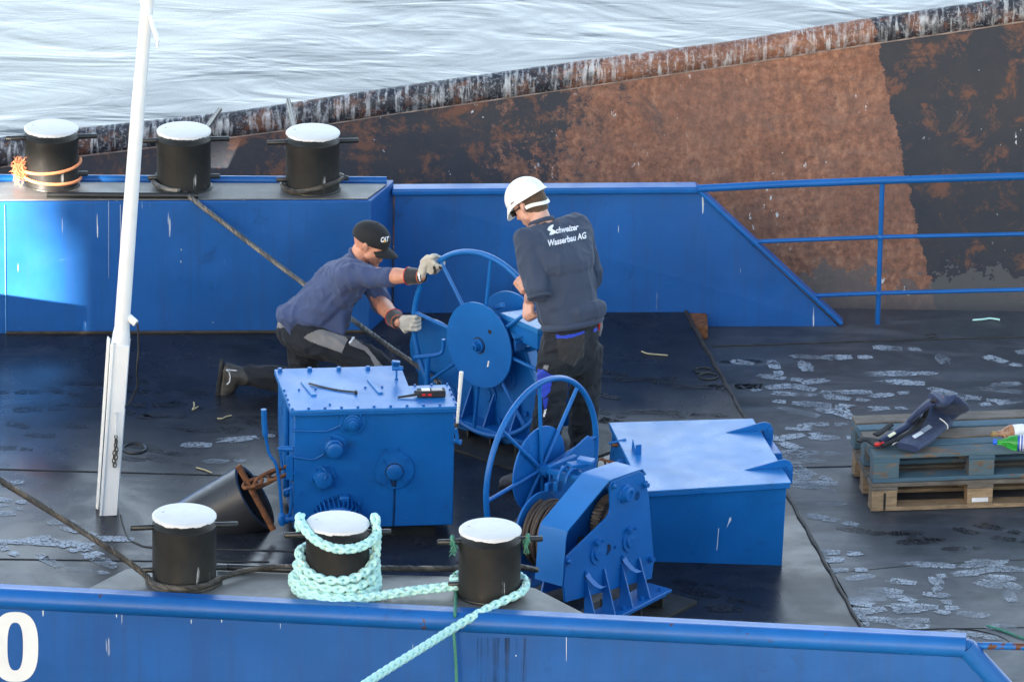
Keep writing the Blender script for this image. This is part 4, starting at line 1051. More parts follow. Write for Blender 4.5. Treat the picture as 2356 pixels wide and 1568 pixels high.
# base flange, gussets, legs
a0 = onA(1050, 985, sA); a1 = onA(1245, 1045, sA); zf = .105
a0 = V((a0.x, a0.y, zf)); a1 = V((a1.x, a1.y, zf)); c = (a0+a1)/2; hl = (a1-a0).length/2+.06
b = B(); b.box(c+nA*.03, mA*hl, nA*.07, Z*.009); link('base_flange', b.mesh(), MBM, wa, bevel=.003)
b = B(); b.box(c+nA*.045-Z*.024, mA*hl, nA*.03, Z*.014); link('base_rail', b.mesh(), MBM, wa, bevel=.002)
for t in (-.55, -.1, .4, .8):
    g = V((c.x, c.y, zf+.01))+mA*hl*t; b = B(); b.prism([g+nA*.001, g+nA*.09, g+Z*.17+nA*.010, g+Z*.17+nA*.001], mA*.009); link('gusset', b.mesh(), MBM, wa)
    b = B(); b.box(V((c.x, c.y, .04))+mA*hl*(t+.1)-nA*.02, nA*.09, mA*.006, Z*.045); link('foundation_rib', b.mesh(), MDARK, wa)
b = B(); b.box(V((c.x, c.y, .004))-nA*.15, mA*(hl+.15), nA*.4, Z*.006); link('foundation_plate', b.mesh(), MDARK, wa)
# slanted frame edge and covers at the right, sky brightness put in as lighter blue
def barA(a, c, hw, hh, nm, mat=MBM):
    d = (c-a).normalized(); s = d.cross(Z).normalized(); u = s.cross(d); b = B(); b.box((a+c)/2, (c-a)/2, s*hw, u*hh); return link(nm, b.mesh(), mat, wa, bevel=.003)
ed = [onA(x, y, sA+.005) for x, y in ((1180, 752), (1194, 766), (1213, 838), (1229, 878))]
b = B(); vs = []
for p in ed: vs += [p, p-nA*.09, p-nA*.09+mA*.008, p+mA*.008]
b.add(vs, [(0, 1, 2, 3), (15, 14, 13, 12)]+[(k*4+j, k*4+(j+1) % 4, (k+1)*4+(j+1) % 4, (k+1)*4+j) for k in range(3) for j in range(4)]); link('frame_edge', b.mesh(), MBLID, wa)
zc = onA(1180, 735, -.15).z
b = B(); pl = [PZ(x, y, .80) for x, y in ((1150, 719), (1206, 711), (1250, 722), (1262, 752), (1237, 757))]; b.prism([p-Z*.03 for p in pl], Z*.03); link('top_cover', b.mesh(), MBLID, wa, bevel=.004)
b = B(); b.prism([p-Z*.12+V((0, .01, 0)) for p in pl], Z*.089); link('cover_body', b.mesh(), MBM, wa)
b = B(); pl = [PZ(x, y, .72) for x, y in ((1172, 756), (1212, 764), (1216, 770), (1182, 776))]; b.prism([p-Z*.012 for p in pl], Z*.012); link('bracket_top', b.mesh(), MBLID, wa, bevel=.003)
b = B(); pl = [PZ(x, y, .70) for x, y in ((1180, 766), (1214, 770), (1209, 778), (1186, 786))]; b.prism([p-Z*.06 for p in pl], Z*.055); link('bracket', b.mesh(), MBM, wa, bevel=.003)
barA(onA(1140, 708, -.10), onA(1157, 702, -.02), .012, .012, 'cross_bar')
barA(onA(1205, 806, -.12), onA(1240, 797, -.08), .014, .014, 'cross_bar')
b = B(); b.lathe(onA(1196, 805, sA), nA, [(0, .016), (.03, .015)], 6); link('bolt', b.mesh(), MBM, wa)
# rear plate of the winch
b = B(); b.prism([p-nA*.34 for p in P], -nA*.012); link('rear_plate', b.mesh(), MBM, wa)

# shackle with rusty link between person and box
shk = empty('shackle', PZ(1378, 1062, .2), 'small rusty shackle hanging at the left side of the storage box', 'shackle')
s0 = lp[0].lerp(lp[3], .42)-Z*.07-bx*.03
b = B(); s1 = PY(1380, 1055, s0.y); b.tube([s0, s1], .008, 8); link('pin', b.mesh(), MRUST, shk)
b = B(); b.tube(spline([s1, s1+V((-.015, 0, -.02)), s1+V((-.012, 0, -.06)), s1+V((.012, 0, -.075)), s1+V((.03, 0, -.04)), s1+V((.02, 0, .0))], 5, closed=True), .006, 8, closed=True); link('bow', b.mesh(), MSTEELD, shk)

# ================================================================ hawse pipe with chain
hp = empty('chain_pipe', PZ(480, 1180, 0), 'black slanted chain pipe with rusty bar across its mouth, behind the near bollard', 'chain pipe')
Yh = PZ(600, 1215, 0).y
m0 = PY(586, 1143, Yh+.06); low = PY(390, 1252, Yh+.10); ax = (m0-low).normalized(); ax = V((ax.x, -.10, ax.z)).normalized()
b = B(); L0 = (m0-low).length+.02; b.lathe(m0-ax*L0, ax, [(0, .17), (L0-.02, .19), (L0, .19), (L0, .165), (L0-.25, .16)], 48, caps=False); link('pipe', b.mesh(), simple('pipe_tar', (.028, .028, .029), .33, var=.2, bump=.15), hp, angle=50)
b = B(); b.lathe(m0-ax*.2, ax, [(0, .165), (.01, .165)], 40); link('pipe_floor', b.mesh(), MBLK, hp)
cb = PY(548, 1070, Yh-.10); ce = PY(629, 1218, Yh-.14)
b = B(); b.tube([cb, ce], .017, 12); link('cross_bar', b.mesh(), MRUST, hp, angle=60)
ch = empty('anchor_chain', PY(600, 1105, Yh-.1), 'rusty chain links joining the bar on the chain pipe to the gearbox', 'chain')
ca = PY(570, 1114, Yh-.13); cz = PY(660, 1082, Yh-.02)
b0 = resample([ca, PY(600, 1103, Yh-.12), PY(625, 1098, Yh-.09), cz], .001)
def onelink(p, q, side, r=.0105, w=.036):
    t = (q-p).normalized(); s = side; m = (p+q)/2; Lh = (q-p).length/2; pth = []
    for i in range(28):
        th = 2*math.pi*i/28; cx = math.cos(th); sy = math.sin(th); pth.append(m+t*(Lh-w*.8)*max(-1, min(1, cx*1.6))+t*w*.8*cx+s*w*sy)
    b = B(); b.tube(pth, r, 8, closed=True); link('chain_link', b.mesh(), MRUST, ch, angle=80)
K = [PY(566, 1118, Yh-.14), PY(592, 1106, Yh-.13), PY(630, 1095, Yh-.09), PY(668, 1080, Yh-.03)]
onelink(PY(560, 1117, Yh-.14), PY(603, 1104, Yh-.13), V((0, 1, .3)).normalized(), w=.03)
onelink(PY(585, 1113, Yh-.13), PY(640, 1088, Yh-.09), V((.3, .2, .9)).normalized())
onelink(PY(618, 1098, Yh-.10), PY(668, 1078, Yh-.05), V((0, 1, .4)).normalized(), w=.035)
# ================================================================ ropes and wires
def around(c, R, a0, a1, z0, z1, n=24):
    """points round a post from angle a0 to a1 (degrees), climbing z0 -> z1"""
    return [V((c.x+R*math.cos(R_(a0+(a1-a0)*i/n)), c.y+R*math.sin(R_(a0+(a1-a0)*i/n)), z0+(z1-z0)*i/n)) for i in range(n+1)]
# grey wire from the middle far bollard down to the far winch
c = FB[1]; RW = .0155
P = around(c, BR+.02, 100, 262, PZH+.05, PZH+.035, 14)
P += [PZ(418, 438, PZH+.02), PZ(436, 452, PZH+.018), PY(450, 463, .035), PY(472, 481, .0), PY(560, 548, -.12), PY(690, 646, -.42), PY(812, 736, -.75), PY(900, 800, -1.02), PY(962, 842, -1.22), PY(1010, 880, -1.5)]
b = laid(spline(P, 8), RW, 6, .11, seg=5); tag(b.obj('wire_rope', MSTEEL, origin=P[8]), 'grey wire rope running diagonally from the far bollard down behind the kneeling man', 'wire rope')
# loop round the right far bollard
c = FB[2]; P = around(c, BR+.02, 0, 352, PZH+.028, PZH+.03, 40); P = [p+Z*(.012*math.cos(R_(-90)+i*2*math.pi/40)*0+.05*max(0, math.cos(i*2*math.pi/40+.4))) for i, p in enumerate(P)]
b = laid(P, .0145, 6, .10, seg=5); tag(b.obj('wire_loop', MSTEELD, origin=c), 'brownish wire loop lying round the foot of the right far bollard', 'wire rope')
# two stubs of rope going over the barge edge
for pts, lab in (([(472, 300), (482, 285), (494, 268), (506, 252)], 'short grey rope end rising right of the middle far bollard onto the barge edge'), ([(676, 300), (672, 278), (667, 252), (663, 231)], 'short grey rope end rising left of the right far bollard onto the barge edge')):
    ys = [.55, .9, 1.35, 1.72]; P = [PY(x, y, q_y) for (x, y), q_y in zip(pts, ys)]; P = [PY(pts[0][0], 330, .45)]+P
    b = laid(spline(P, 6), .0145, 4, .07, seg=6); tag(b.obj('rope_end', MSTEEL, origin=P[0]), lab, 'rope', 'rope ends on the barge edge')
# orange rope on the left far bollard with frayed end
c = FB[0]; ro = empty('orange_rope', c, 'frayed orange rope tied twice round the left far bollard', 'rope')
P1 = [c+V((-BR-.02, -.05, .115))]+around(c, BR+.012, 200, 372, .10+PZH, .15+PZH, 16)
b = laid(spline(P1, 3), .010, 3, .045, seg=6); link('upper_turn', b.mesh(), MORANGE, ro)
P2 = [c+V((-BR-.02, -.06, .085))]+around(c, BR+.012, 200, 372, .068+PZH, .04+PZH, 16)
b = laid(spline(P2, 3), .010, 3, .045, seg=6); link('lower_turn', b.mesh(), MORANGE, ro)
b = B(); kn = c+V((-BR-.03, -.06, .10)); rnd = random.Random(3)
for i in range(260):
    d = V((rnd.gauss(-.1, 1), rnd.gauss(-.3, 1), rnd.gauss(.1, 1.2))).normalized(); L = rnd.uniform(.02, .055)
    e = kn+V((rnd.uniform(-.02, .03), rnd.uniform(-.02, .01), rnd.uniform(-.05, .06)))
    b.tube([e, e+d*L*.5+V((0, 0, rnd.uniform(-.01, .01))), e+d*L+V((rnd.uniform(-.01, .01), 0, rnd.uniform(-.02, .01)))], [.0026, .002, .0009], 4)
link('frayed_end', b.mesh(), MORANGE, ro)
# greasy wire in the foreground
c = NBp[0]; zt = NBH+.03
P = [PZ(-60, 1058, NBH+.55), PZ(0, 1104, NBH+.46), PZ(120, 1178, NBH+.30), PZ(240, 1254, NBH+.17), PZ(320, 1310, NBH+.06)]
P += around(c, RN+.024, 215, 312, NBH+.022, NBH+.03, 8)
P += [PZ(520, 1324, NBH+.03), PZ(590, 1308, NBH+.03), PZ(650, 1304, NBH+.03), PZ(760, 1306, NBH+.03), PZ(900, 1307, NBH+.02), PZ(1060, 1307, NBH-.0), PZ(1160, 1300, NBH-.10), PZ(1235, 1310, NBH-.22)]
b = laid(spline(P, 8), .0165, 6, .12, seg=5); tag(b.obj('greasy_wire', MSTEELD, origin=P[6]), 'brown greasy wire rope crossing the lower left and passing behind the near bollards', 'wire rope')
# second turn round the foot
P = around(c, RN+.026, 190, 350, NBH+.006, NBH+.006, 16); b = laid(P, .012, 6, .1, seg=5); tag(b.obj('wire_turn', MSTEELD, origin=P[0]), 'extra turn of dark wire lying flat round the foot of the left near bollard', 'wire rope')
# turquoise mooring rope
c = NBp[1]; Rr = .0235; R0 = RN-.002+Rr; zb = NBH
mr = empty('mooring_rope', c, 'turquoise braided mooring rope coiled on the middle near bollard and leading down left', 'rope')
def cp(deg, r, z): r *= .5; return V((c.x+(R0+r)*math.cos(R_(deg)), c.y+(R0+r)*math.sin(R_(deg)), zb+z))
P = []
# from the top: hitch over the left pin, across the front to the right pin, down, then turns
for deg, r, z in ((178, .02, .27), (172, .025, .33), (168, .015, .372), (178, .018, .378), (192, .012, .372), (208, .005, .352), (225, .0, .322), (245, .0, .292), (265, .0, .270), (285, .0, .262), (305, .004, .262), (325, .012, .272), (342, .022, .285), (352, .03, .300),
                  (0, .02, .345), (4, .012, .385), (12, .015, .37), (14, .02, .33), (6, .03, .27), (0, .022, .21), (-2, .02, .165), (-14, .012, .14), (-30, .0, .115), (-55, .0, .095), (-80, .0, .085), (-105, .0, .085), (-130, .0, .095), (-152, .006, .115), (-168, .012, .145), (-182, .015, .16),
                  (-215, .01, .15), (-250, .0, .14), (-290, .0, .13), (-330, .004, .12), (-355, .02, .11), (-372, .02, .075), (-395, .008, .055), (-420, .004, .045), (-445, .002, .042), (-470, .004, .045), (-495, .010, .055), (-515, .022, .075), (-532, .03, .095), (-548, .03, .09),
                  (-590, .02, .07), (-640, .01, .06), (-690, .02, .055), (-715, .03, .045), (-735, .03, .02), (-755, .03, .0), (-780, .02, -.0), (-805, .02, .0), (-830, .022, .002), (-855, .035, .012), (-875, .06, .03), (-890, .075, .04), (-903, .07, .035), (-935, .04, .03), (-985, .03, .028), (-1030, .03, .028), (-1062, .035, .026), (-1085, .045, .012), (-1105, .05, -.010), (-1130, .05, -.012)):
    P.append(cp(deg, r, (z if z < .2 else .2+(z-.2)*.78)*1.0+.024))
coil_end = P[-1]
b = braid(spline(P, 6), Rr, .12, .0112, 2, 7); link('coil', b.mesh(), MROPE, mr, angle=80)
# outermost turn: comes round the front and leaves right to the third bollard
P = [cp(-183, .07, .060), cp(-170, .085, .04), cp(-150, .075, .016), cp(-130, .06, .012), cp(-108, .058, .012), cp(-88, .058, .012), cp(-72, .06, .012)]
P += [PZ(905, 1365, NBH+.03), PZ(960, 1357, NBH+.035), PZ(1020, 1350, NBH+.045), PZ(1068, 1342, NBH+.055)]
c3 = NBp[2]
P += around(c3, RN+.022, 170, -5, NBH+.06, NBH+.055, 12)
P += around(c3, RN+.022, -12, -50, NBH+.052, NBH+.045, 3)
q1 = PP(1150, 1388, P[-1], V((0, 1, .0))); 
P += [PY(1120, 1400, c3.y-RN-.09), PY(1050, 1440, c3.y-.42), PY(960, 1496, c3.y-.75), PY(880, 1546, c3.y-1.05), PY(820, 1586, c3.y-1.3), PY(760, 1628, c3.y-1.5), PY(480, 1830, c3.y-2.3), PY(200, 2060, c3.y-3.1)]
b = braid(spline(P, 7), Rr, .12, .0112, 2, 7); link('standing_part', b.mesh(), MROPE, mr, angle=80)
# thin green rope hanging over the rail, and scraps on the pins
gr = [PY(1046, 1318, c3.y+.05), PZ(1049, 1338, NBH+.02), PZ(1049, 1368, NBH+.012), PZ(1047, 1408, NBH+.03), PY(1045, 1418, pA.y-.40), PY(1043, 1445, N0(1043).y-.062), PY(1046, 1480, N0(1043).y-.075), PY(1049, 1530, N0(1043).y-.075), PY(1051, 1590, N0(1043).y-.075), PY(1054, 1700, N0(1043).y-.075), PY(1057, 1900, N0(1043).y-.075), PY(1060, 2150, N0(1043).y-.075)]
gr[4] = PY(1046, 1420, N0(1045).y-.03)
b = laid(spline(gr, 8), .0085, 3, .05, seg=6); tag(b.obj('green_rope', MGREEN, origin=gr[0]), 'thin green rope hanging over the near rail left of the right bollard', 'rope')
rnd = random.Random(9)
for sx_, lab in ((-1, 'faded green rope scrap on the left pin of the right near bollard'), (1, 'faded green rope scrap on the right pin of the right near bollard')):
    pc = c3+V((sx_*(RN+.02), sx_*.02, .285)); b = laid([pc+V((sx_*.008*math.sin(t), .026*math.cos(t)-.0, .028*math.sin(t)-.006)) for t in [i*math.pi/12 for i in range(25)]], .011, 3, .04, seg=6)
    for i in range(30):
        e = pc+V((sx_*.0+rnd.uniform(-.012, .012), -.03+rnd.uniform(-.01, .01), rnd.uniform(-.05, .02))); b.tube([e, e+V((rnd.uniform(-.012, .012), rnd.uniform(-.01, .01), -.02))], .002, 4)
    tag(b.obj('rope_scrap', MGREEN, origin=pc), lab, 'rope', 'green rope scraps')
# thin black cord and green thread on the deck at the lower right
P = [PZ(x, y, -.01) for x, y in ((2090, 1462), (2120, 1450), (2180, 1445), (2250, 1450), (2310, 1468), (2325, 1488), (2300, 1502), (2270, 1508))]
b = B(); b.tube(spline(P, 6), .004, 6); tag(b.obj('black_cord', MBLKF, origin=P[0]), 'thin black cord lying in a loop on the deck behind the near rail corner', 'cord')
P = [PZ(x, y, -.005) for x, y in ((2270, 1438), (2310, 1450), (2340, 1462), (2380, 1475))]
b = laid(spline(P, 6), .008, 3, .04); tag(b.obj('green_thread', MGREEN, origin=P[0]), 'short green twine lying on the deck at the lower right edge', 'twine')
P = [PZ(x, y, zr(.45)+.006) for x, y in ((2238, 736), (2262, 734), (2278, 732), (2300, 735))]
b = B(); b.tube(spline(P, 5), .006, 6); tag(b.obj('turquoise_thread', MROPE, origin=P[0]), 'bit of turquoise twine on the deck edge below the far guard rail', 'twine')
# straw and a thin cord on the ramp deck
st = simple('dry_straw', (.45, .38, .22), .8)
for pts, lab in (([(1476, 808), (1490, 813), (1510, 815), (1536, 817)], 'long dry straw lying on the dark deck right of the standing man'), ([(446, 925), (447, 934), (443, 942), (456, 935)], 'crooked dry straw on the deck near the kneeling man\'s boot'),
                 ([(500, 962), (512, 962), (520, 958), (533, 955)], 'short dry straw on the deck below the kneeling man\'s boot'), ([(452, 1075), (470, 1080), (488, 1087)], 'dry stalk lying on the deck seam left of the chain pipe'), ([(2128, 770), (2145, 768), (2150, 773), (2132, 775)], 'dark twig lying on the deck below the far guard rail')):
    z_ = zr(.1)+.006 if pts[0][0] > 1600 else .006
    P = [PZ(x, y, z_) for x, y in pts]; b = B(); b.tube(spline(P, 4), .0045, 5); tag(b.obj('straw', st if pts[0][0] < 2000 else MDARK, origin=P[0]), lab, 'straw', 'bits of straw on the deck')
# flat ring lying beside the mast
P = [PZ(310+26*math.cos(t), 1027+11*math.sin(t), .012) for t in [i*2*math.pi/40 for i in range(40)]]
b = B(); b.tube([p-Z*.009 for p in P], .009, 8, closed=True); tag(b.obj('deck_ring', MBLK, origin=P[0]), 'flat black ring on the deck right of the white mast', 'ring')
# round manhole rings on the deck beside the seam
for (x, y, w_, h_), lab in (((1618, 851, 20, 6), 'small round black deck plug beside the seam, upper one'), ((1630, 865, 22, 7), 'small round black deck plug beside the seam, lower one')):
    P = [PZ(x+w_*math.cos(t), y+h_*math.sin(t), .004) for t in [i*2*math.pi/30 for i in range(30)]]; b = B(); b.tube(P, .005, 6, closed=True); tag(b.obj('deck_plug', MBLK, origin=P[0]), lab, 'deck fitting')

# ================================================================ pallets
def pallet(root_loc, ex, ey, z0, label, mats, L=1.2, Wd=.62, fade=None):
    t = empty('pallet', root_loc, label, 'pallet', 'stacked wooden pallets'); o = V(root_loc); o.z = 0
    def bd(nm, u0, u1, v0, v1, za, zb_, mat):
        b = B(); P_ = [o+ex*u0+ey*v0, o+ex*u1+ey*v0, o+ex*u1+ey*v1, o+ex*u0+ey*v1]
        j = random.uniform(-.0015, .0015)
        b.prism([p+Z*(z0+za) for p in P_], Z*(zb_-za+j)); return link(nm, b.mesh(), mat, t, bevel=.003)
    top = [(0, .115), (.14, .22), (.245, .375), (.40, .48), (.505, .62)]
    for i, (v0, v1) in enumerate(top): bd('deck_board', random.uniform(-.004, .004), L+random.uniform(-.004, .004), v0, v1, .138, .160, mats['top'][i % len(mats['top'])])
    for u in (0, L/2-.0725, L-.145): bd('cross_board', u, u+.145, 0, Wd, .116, .1375, mats['side'])
    for u in (0, L/2-.0725, L-.145):
        for v0, v1 in ((0, .10), (.26, .36), (.52, .62)): bd('block', u+.002, u+.143, v0+.002, v1-.002, .0225, .1155, mats['block'])
    for v0, v1 in ((0, .10), (.26, .36), (.52, .62)): bd('bottom_board', 0, L, v0, v1, 0, .022, mats['bot'])
    return t
zp = zr(-2.5)+.002
q0 = PZ(2003, 1176, zp); q1 = PZ(2356, 1164, zp)
ex = (q1-q0); ex.z = 0; ex.normalize(); 
ex = V((math.cos(R_(7.5)), math.sin(R_(7.5)), 0)); ey = V((-ex.y, ex.x, 0))
p1 = pallet(V((q0.x, q0.y, 0)), ex, ey, zp, 'lower pallet of pale bare wood on the deck at the right edge', dict(top=[MW2], side=MW2, block=MW1, bot=MW1))
q2 = PZ(2008, 1112, zp+.1615)
ex2 = V((math.cos(R_(9.)), math.sin(R_(9.)), 0)); ey2 = V((-ex2.y, ex2.x, 0))
pallet(V((q2.x, q2.y, 0)), ex2, ey2, zp+.1625, 'upper pallet with worn blue paint, holding the vest and bottles', dict(top=[MWB2, MWB, MW2, MWB, MW2], side=MWB, block=MWB2, bot=MWB))
b = B(); f = q0+ex*.60+V((0, 0, 0)); f = V((q0.x, q0.y, 0))+ex*.60-ey*.0015+Z*(zp+.05)
b.box(f, ex*.045, ey*.0008, Z*.012); link('label_strip', b.mesh(), MLABW, p1)
b = B(); f = V((q0.x, q0.y, 0))+ex*.075-ey*.0012+Z*(zp+.055); b.box(f, ex*.006, ey*.0008, Z*.05); link('dark_stripe', b.mesh(), MRUB, p1)
zt = zp+.1625+.1615
def tp_(x, y, h=0): return PZ(x, y, zt+h)
# bottles lying on the top pallet
def bottle(nm, x0, y0, x1, y1, R, mat, capm, labm, label, taper):
    a = tp_(x0, y0, R); d = (tp_(x1, y1, R)-a); d.z = 0; d.normalize()
    t = empty(nm, a, label, 'bottle', 'drink bottles on the pallet')
    b = B(); b.lathe(a, d, [(-.002, .012), (.028, .013), (.045, .016), (.045+taper*.6, R*.82), (.045+taper, R), (.13+taper, R), (.135+taper, R*.93), (.15+taper, R*.93), (.155+taper, R), (.27, R), (.285, R*.8)], 32); link('shell', b.mesh(), mat, t, angle=70)
    b = B(); b.lathe(a, d, [(-.006, .0155), (.016, .0155)], 20); link('cap', b.mesh(), capm, t)
    b = B(); b.lathe(a, d, [(.062+taper, R+.0008), (.125+taper, R+.0008)], 32, caps=False); link('label_band', b.mesh(), labm, t)
    if labm is MLAB:
        b = B(); up = Z
        for i, (s, hh) in enumerate(((.075, .012), (.09, .02), (.105, .012))):
            b.lathe(a+d*(s+taper), d, [(0, R+.0014), (.006, R+.0014)], 32, caps=False)
        link('label_print', b.mesh(), MLABW, t)
bottle('brown_drink_bottle', 2284, 998, 2360, 992, .043, MAMB, simple('gold_cap', (.35, .22, .08), .4), MLABW, 'clear bottle with amber drink and pale label, behind the green one', .05)
bottle('green_bottle', 2287, 1016, 2360, 1019, .043, MGRN, simple('blue_cap', (.02, .12, .6), .35), MLAB, 'green bottle with blue cap and blue and white label on the pallet', .065)

# ================================================================ life vest
def ribbon(pts, widths, th, side, mat, nm, parent, bev=.006, sub=0):
    """a padded strap: path with a width direction"""
    P = spline(pts, 6); n = len(P); vs = []; fs = []; K = 12
    for i, p in enumerate(P):
        t = (P[min(i+1, n-1)]-P[max(i-1, 0)]).normalized(); s = V(side[0]).lerp(V(side[1]), i/(n-1)); s = (s-t*s.dot(t)).normalized(); u = t.cross(s)
        k = i/(n-1)*(len(widths)-1); w = widths[int(min(k, len(widths)-2))]*(1-(k-int(min(k, len(widths)-2))))+widths[int(min(k, len(widths)-2))+1]*(k-int(min(k, len(widths)-2)))
        for j in range(K):
            a = 2*math.pi*j/K; e = 3.
            cx = math.copysign(abs(math.cos(a))**(2/e), math.cos(a)); cy = math.copysign(abs(math.sin(a))**(2/e), math.sin(a))
            wr = .004*noise.noise(p*14+V((j*.3, 0, 0)))
            vs.append(p+s*cx*(w/2+wr)+u*cy*(th/2+wr*.6))
    for i in range(n-1):
        for j in range(K): fs.append((i*K+j, i*K+(j+1) % K, (i+1)*K+(j+1) % K, (i+1)*K+j))
    fs += [tuple(range(K))[::-1], tuple((n-1)*K+j for j in range(K))]
    b = B(); b.add(vs, fs); return link(nm, b.mesh(), mat, parent, angle=70)
lv = empty('life_vest', tp_(2110, 1010), 'folded navy life vest with red lining and black straps on the pallet', 'life vest')
def vq(x, y, h): return PZ(x, y, zt+h)
near_arm = [vq(2088, 1028, .045), vq(2110, 1008, .05), vq(2140, 978, .06), vq(2172, 950, .08), vq(2188, 938, .13), vq(2178, 924, .20), vq(2165, 916, .235), vq(2150, 920, .25)]
ribbon(near_arm, [.13, .155, .16, .18, .21, .19, .13, .09], .042, ((.8, .5, 0), (.8, .3, -.45)), MNYL, 'front_lobe', lv)
far_arm = [vq(2150, 920, .25), vq(2128, 934, .20), vq(2105, 956, .12), vq(2088, 975, .07), vq(2060, 995, .05), vq(2022, 1018, .03)]
ribbon(far_arm, [.09, .15, .15, .13, .11, .06], .040, ((.3, 1, 0), (.5, .9, 0)), MNYL, 'back_lobe', lv)
ribbon([vq(2150, 919, .262), vq(2135, 935, .21), vq(2126, 960, .12), vq(2105, 985, .09), vq(2075, 1005, .07), vq(2030, 1026, .05)], [.03, .03, .028, .025, .03], .02, ((.7, .7, 0), (.7, .7, 0)), MBLKF, 'black_edging', lv)
ribbon([vq(2148, 921, .252), vq(2134, 936, .19), vq(2131, 950, .15)], [.035, .03, .02], .012, ((1, .2, 0), (1, .2, 0)), MRED, 'red_lining', lv)
ribbon([vq(2166, 914, .25), vq(2168, 922, .235), vq(2170, 928, .22)], [.03, .03], .012, ((1, .2, 0), (1, .2, 0)), MRED, 'red_lining', lv)
ribbon([vq(2020, 1020, .035), vq(2002, 1012, .03), vq(1985, 1010, .03), vq(1976, 1016, .02)], [.05, .045, .045], .012, ((0, 1, .2), (0, 1, .2)), MBLKF, 'waist_strap', lv)
ribbon([vq(2014, 1000, .06), vq(2035, 988, .07), vq(2052, 975, .08)], [.04, .03], .012, ((0, 1, .2), (0, 1, .2)), MBLKF, 'waist_strap', lv)
b = B(); b.lathe(vq(2014, 1022, .035), V((1, -.4, .3)), [(0, .012), (.012, .014), (.028, .009)], 14); link('red_buckle', b.mesh(), MRED, lv)
b = B(); b.tube([vq(2023, 1021, .045), vq(2034, 1018, .05)], .008, 8); link('red_toggle', b.mesh(), MRED, lv)
b = B(); b.tube(spline([vq(2162, 962, .128), vq(2172, 969, .11), vq(2180, 978, .085), vq(2180, 986, .06)], 5), .0035, 6); link('reflective_piping', b.mesh(), MOFF, lv)
b = B()
def patch(b, cx, cy, dx, dy, hx, hy, h):
    c = vq(cx, cy, h); u = (vq(cx+dx, cy+dy, h)-c); v = (vq(cx-dy*.8, cy+dx*.35, h)-c); b.box(c, u*hx, v*hy, Z*.002)
patch(b, 2094+18, 1000-1, 10, -6, 1.0, .7, .076); link('white_mark', b.mesh(), MPRINT, lv)
b = B(); patch(b, 2132, 985, 10, -6, .9, .8, .087); link('grey_patch', b.mesh(), simple('grey_patch', (.25, .3, .38), .5), lv)
b = B(); patch(b, 2052, 999, 8, -5, .9, .7, .078); link('yellow_patch', b.mesh(), simple('pale_yellow', (.7, .65, .4), .5), lv)
b = B(); b.tube([vq(2054, 1022, .05), vq(2066, 1014, .055), vq(2076, 1007, .06)], .004, 6); link('zip_cord', b.mesh(), MOFF, lv)

# ================================================================ footprints
def foot(b, x, y, ang, z, rnd, L=.29, smear=0.):
    """sole outline on the deck, photo pixel centre, direction in degrees on the deck"""
    c = PZ(x, y, z if z is not None else 0); 
    if z is None: c = PZ(x, y, zr(c.y)+.0035)
    a = R_(ang); u = V((math.cos(a), math.sin(a), 0)); v = V((-u.y, u.x, 0)); sgn = rnd.choice((-1, 1))
    slope = -.08/4.85*-1 if z is None else 0
    full = rnd.random() < .62
    sole = [(-.02, .035), (.05, .045), (.11, .043), (.15, .028), (.165, 0), (.15, -.028), (.11, -.045), (.05, -.042), (-.02, -.026)]
    heel = [(-.055, .03), (-.10, .034), (-.13, .022), (-.14, 0), (-.13, -.022), (-.10, -.034), (-.055, -.03)]
    for shp in ([sole, heel] if full else [sole]):
        pl = []; m = len(shp)
        for i in range(m):
            p, q = V((*shp[i], 0)), V((*shp[(i+1) % m], 0))
            for k in range(5):
                s = p.lerp(q, k/5); w = 1+.22*noise.noise(s*40+V((x, y, 0)))
                s = s*w*(L/.30)
                if smear and s.x > .08: s.x += smear*rnd.random()
                pl.append(s)
        pts = []
        for s in pl:
            P_ = c+u*s.x+v*s.y*sgn
            if z is None: P_.z = zr(P_.y)+.0035
            pts.append(P_)
        b.add(pts, [tuple(range(len(pts)))])
rnd = random.Random(21)
b = B()
white = [(1880, 820), (1952, 820), (2090, 857), (2110, 858), (2175, 833), (2310, 830), (2345, 808), (2068, 800), (1800, 868), (1850, 878), (1770, 890), (1830, 905), (1870, 895), (1905, 930), (1830, 925), (1950, 915), (2050, 905), (2000, 900), (2120, 880), (2190, 905), (2250, 915), (2300, 925), (2340, 880), (2345, 900),
         (1880, 955), (1930, 950), (1900, 975), (1860, 985), (1945, 955), (1925, 1005), (1800, 1010), (1840, 1030), (1875, 1040), (1810, 1050), (1850, 1060), (1880, 1060), (1800, 1040), (1845, 1000), (2230, 950), (2300, 960), (1850, 1100), (1830, 1115), (1880, 1120), (1890, 1160), (1920, 1195), (1870, 1090), (1920, 1110),
         (1935, 1285), (1945, 1310), (1950, 1330), (1830, 1350), (1850, 1365), (1815, 1375), (1870, 1370), (1830, 1400), (1860, 1415), (1890, 1390), (1810, 1420), (1910, 1395), (1985, 1360), (2030, 1375), (2070, 1360), (2100, 1380), (2130, 1365), (2160, 1345), (2030, 1400), (2070, 1405), (2110, 1400), (2150, 1395), (2170, 1370),
         (2050, 1425), (2090, 1430), (2130, 1425), (2190, 1300), (2230, 1295), (2270, 1295), (2300, 1300), (2200, 1320), (2260, 1310), (2330, 1330), (2300, 1350), (2345, 1350), (2350, 1310), (2330, 1380), (2130, 1440), (2000, 1390), (2240, 1460), (2200, 1455), (1860, 850), (2040, 938), (2210, 1410), (2100, 1340), (2330, 1440), (1785, 845), (1980, 1420), (1925, 1270)]
for x, y in white: foot(b, x, y, rnd.choice((150, 165, 175, 185, 200, 20, -10, 100, 140)), None, rnd, L=rnd.uniform(.25, .31), smear=.12 if rnd.random() < .18 else 0)
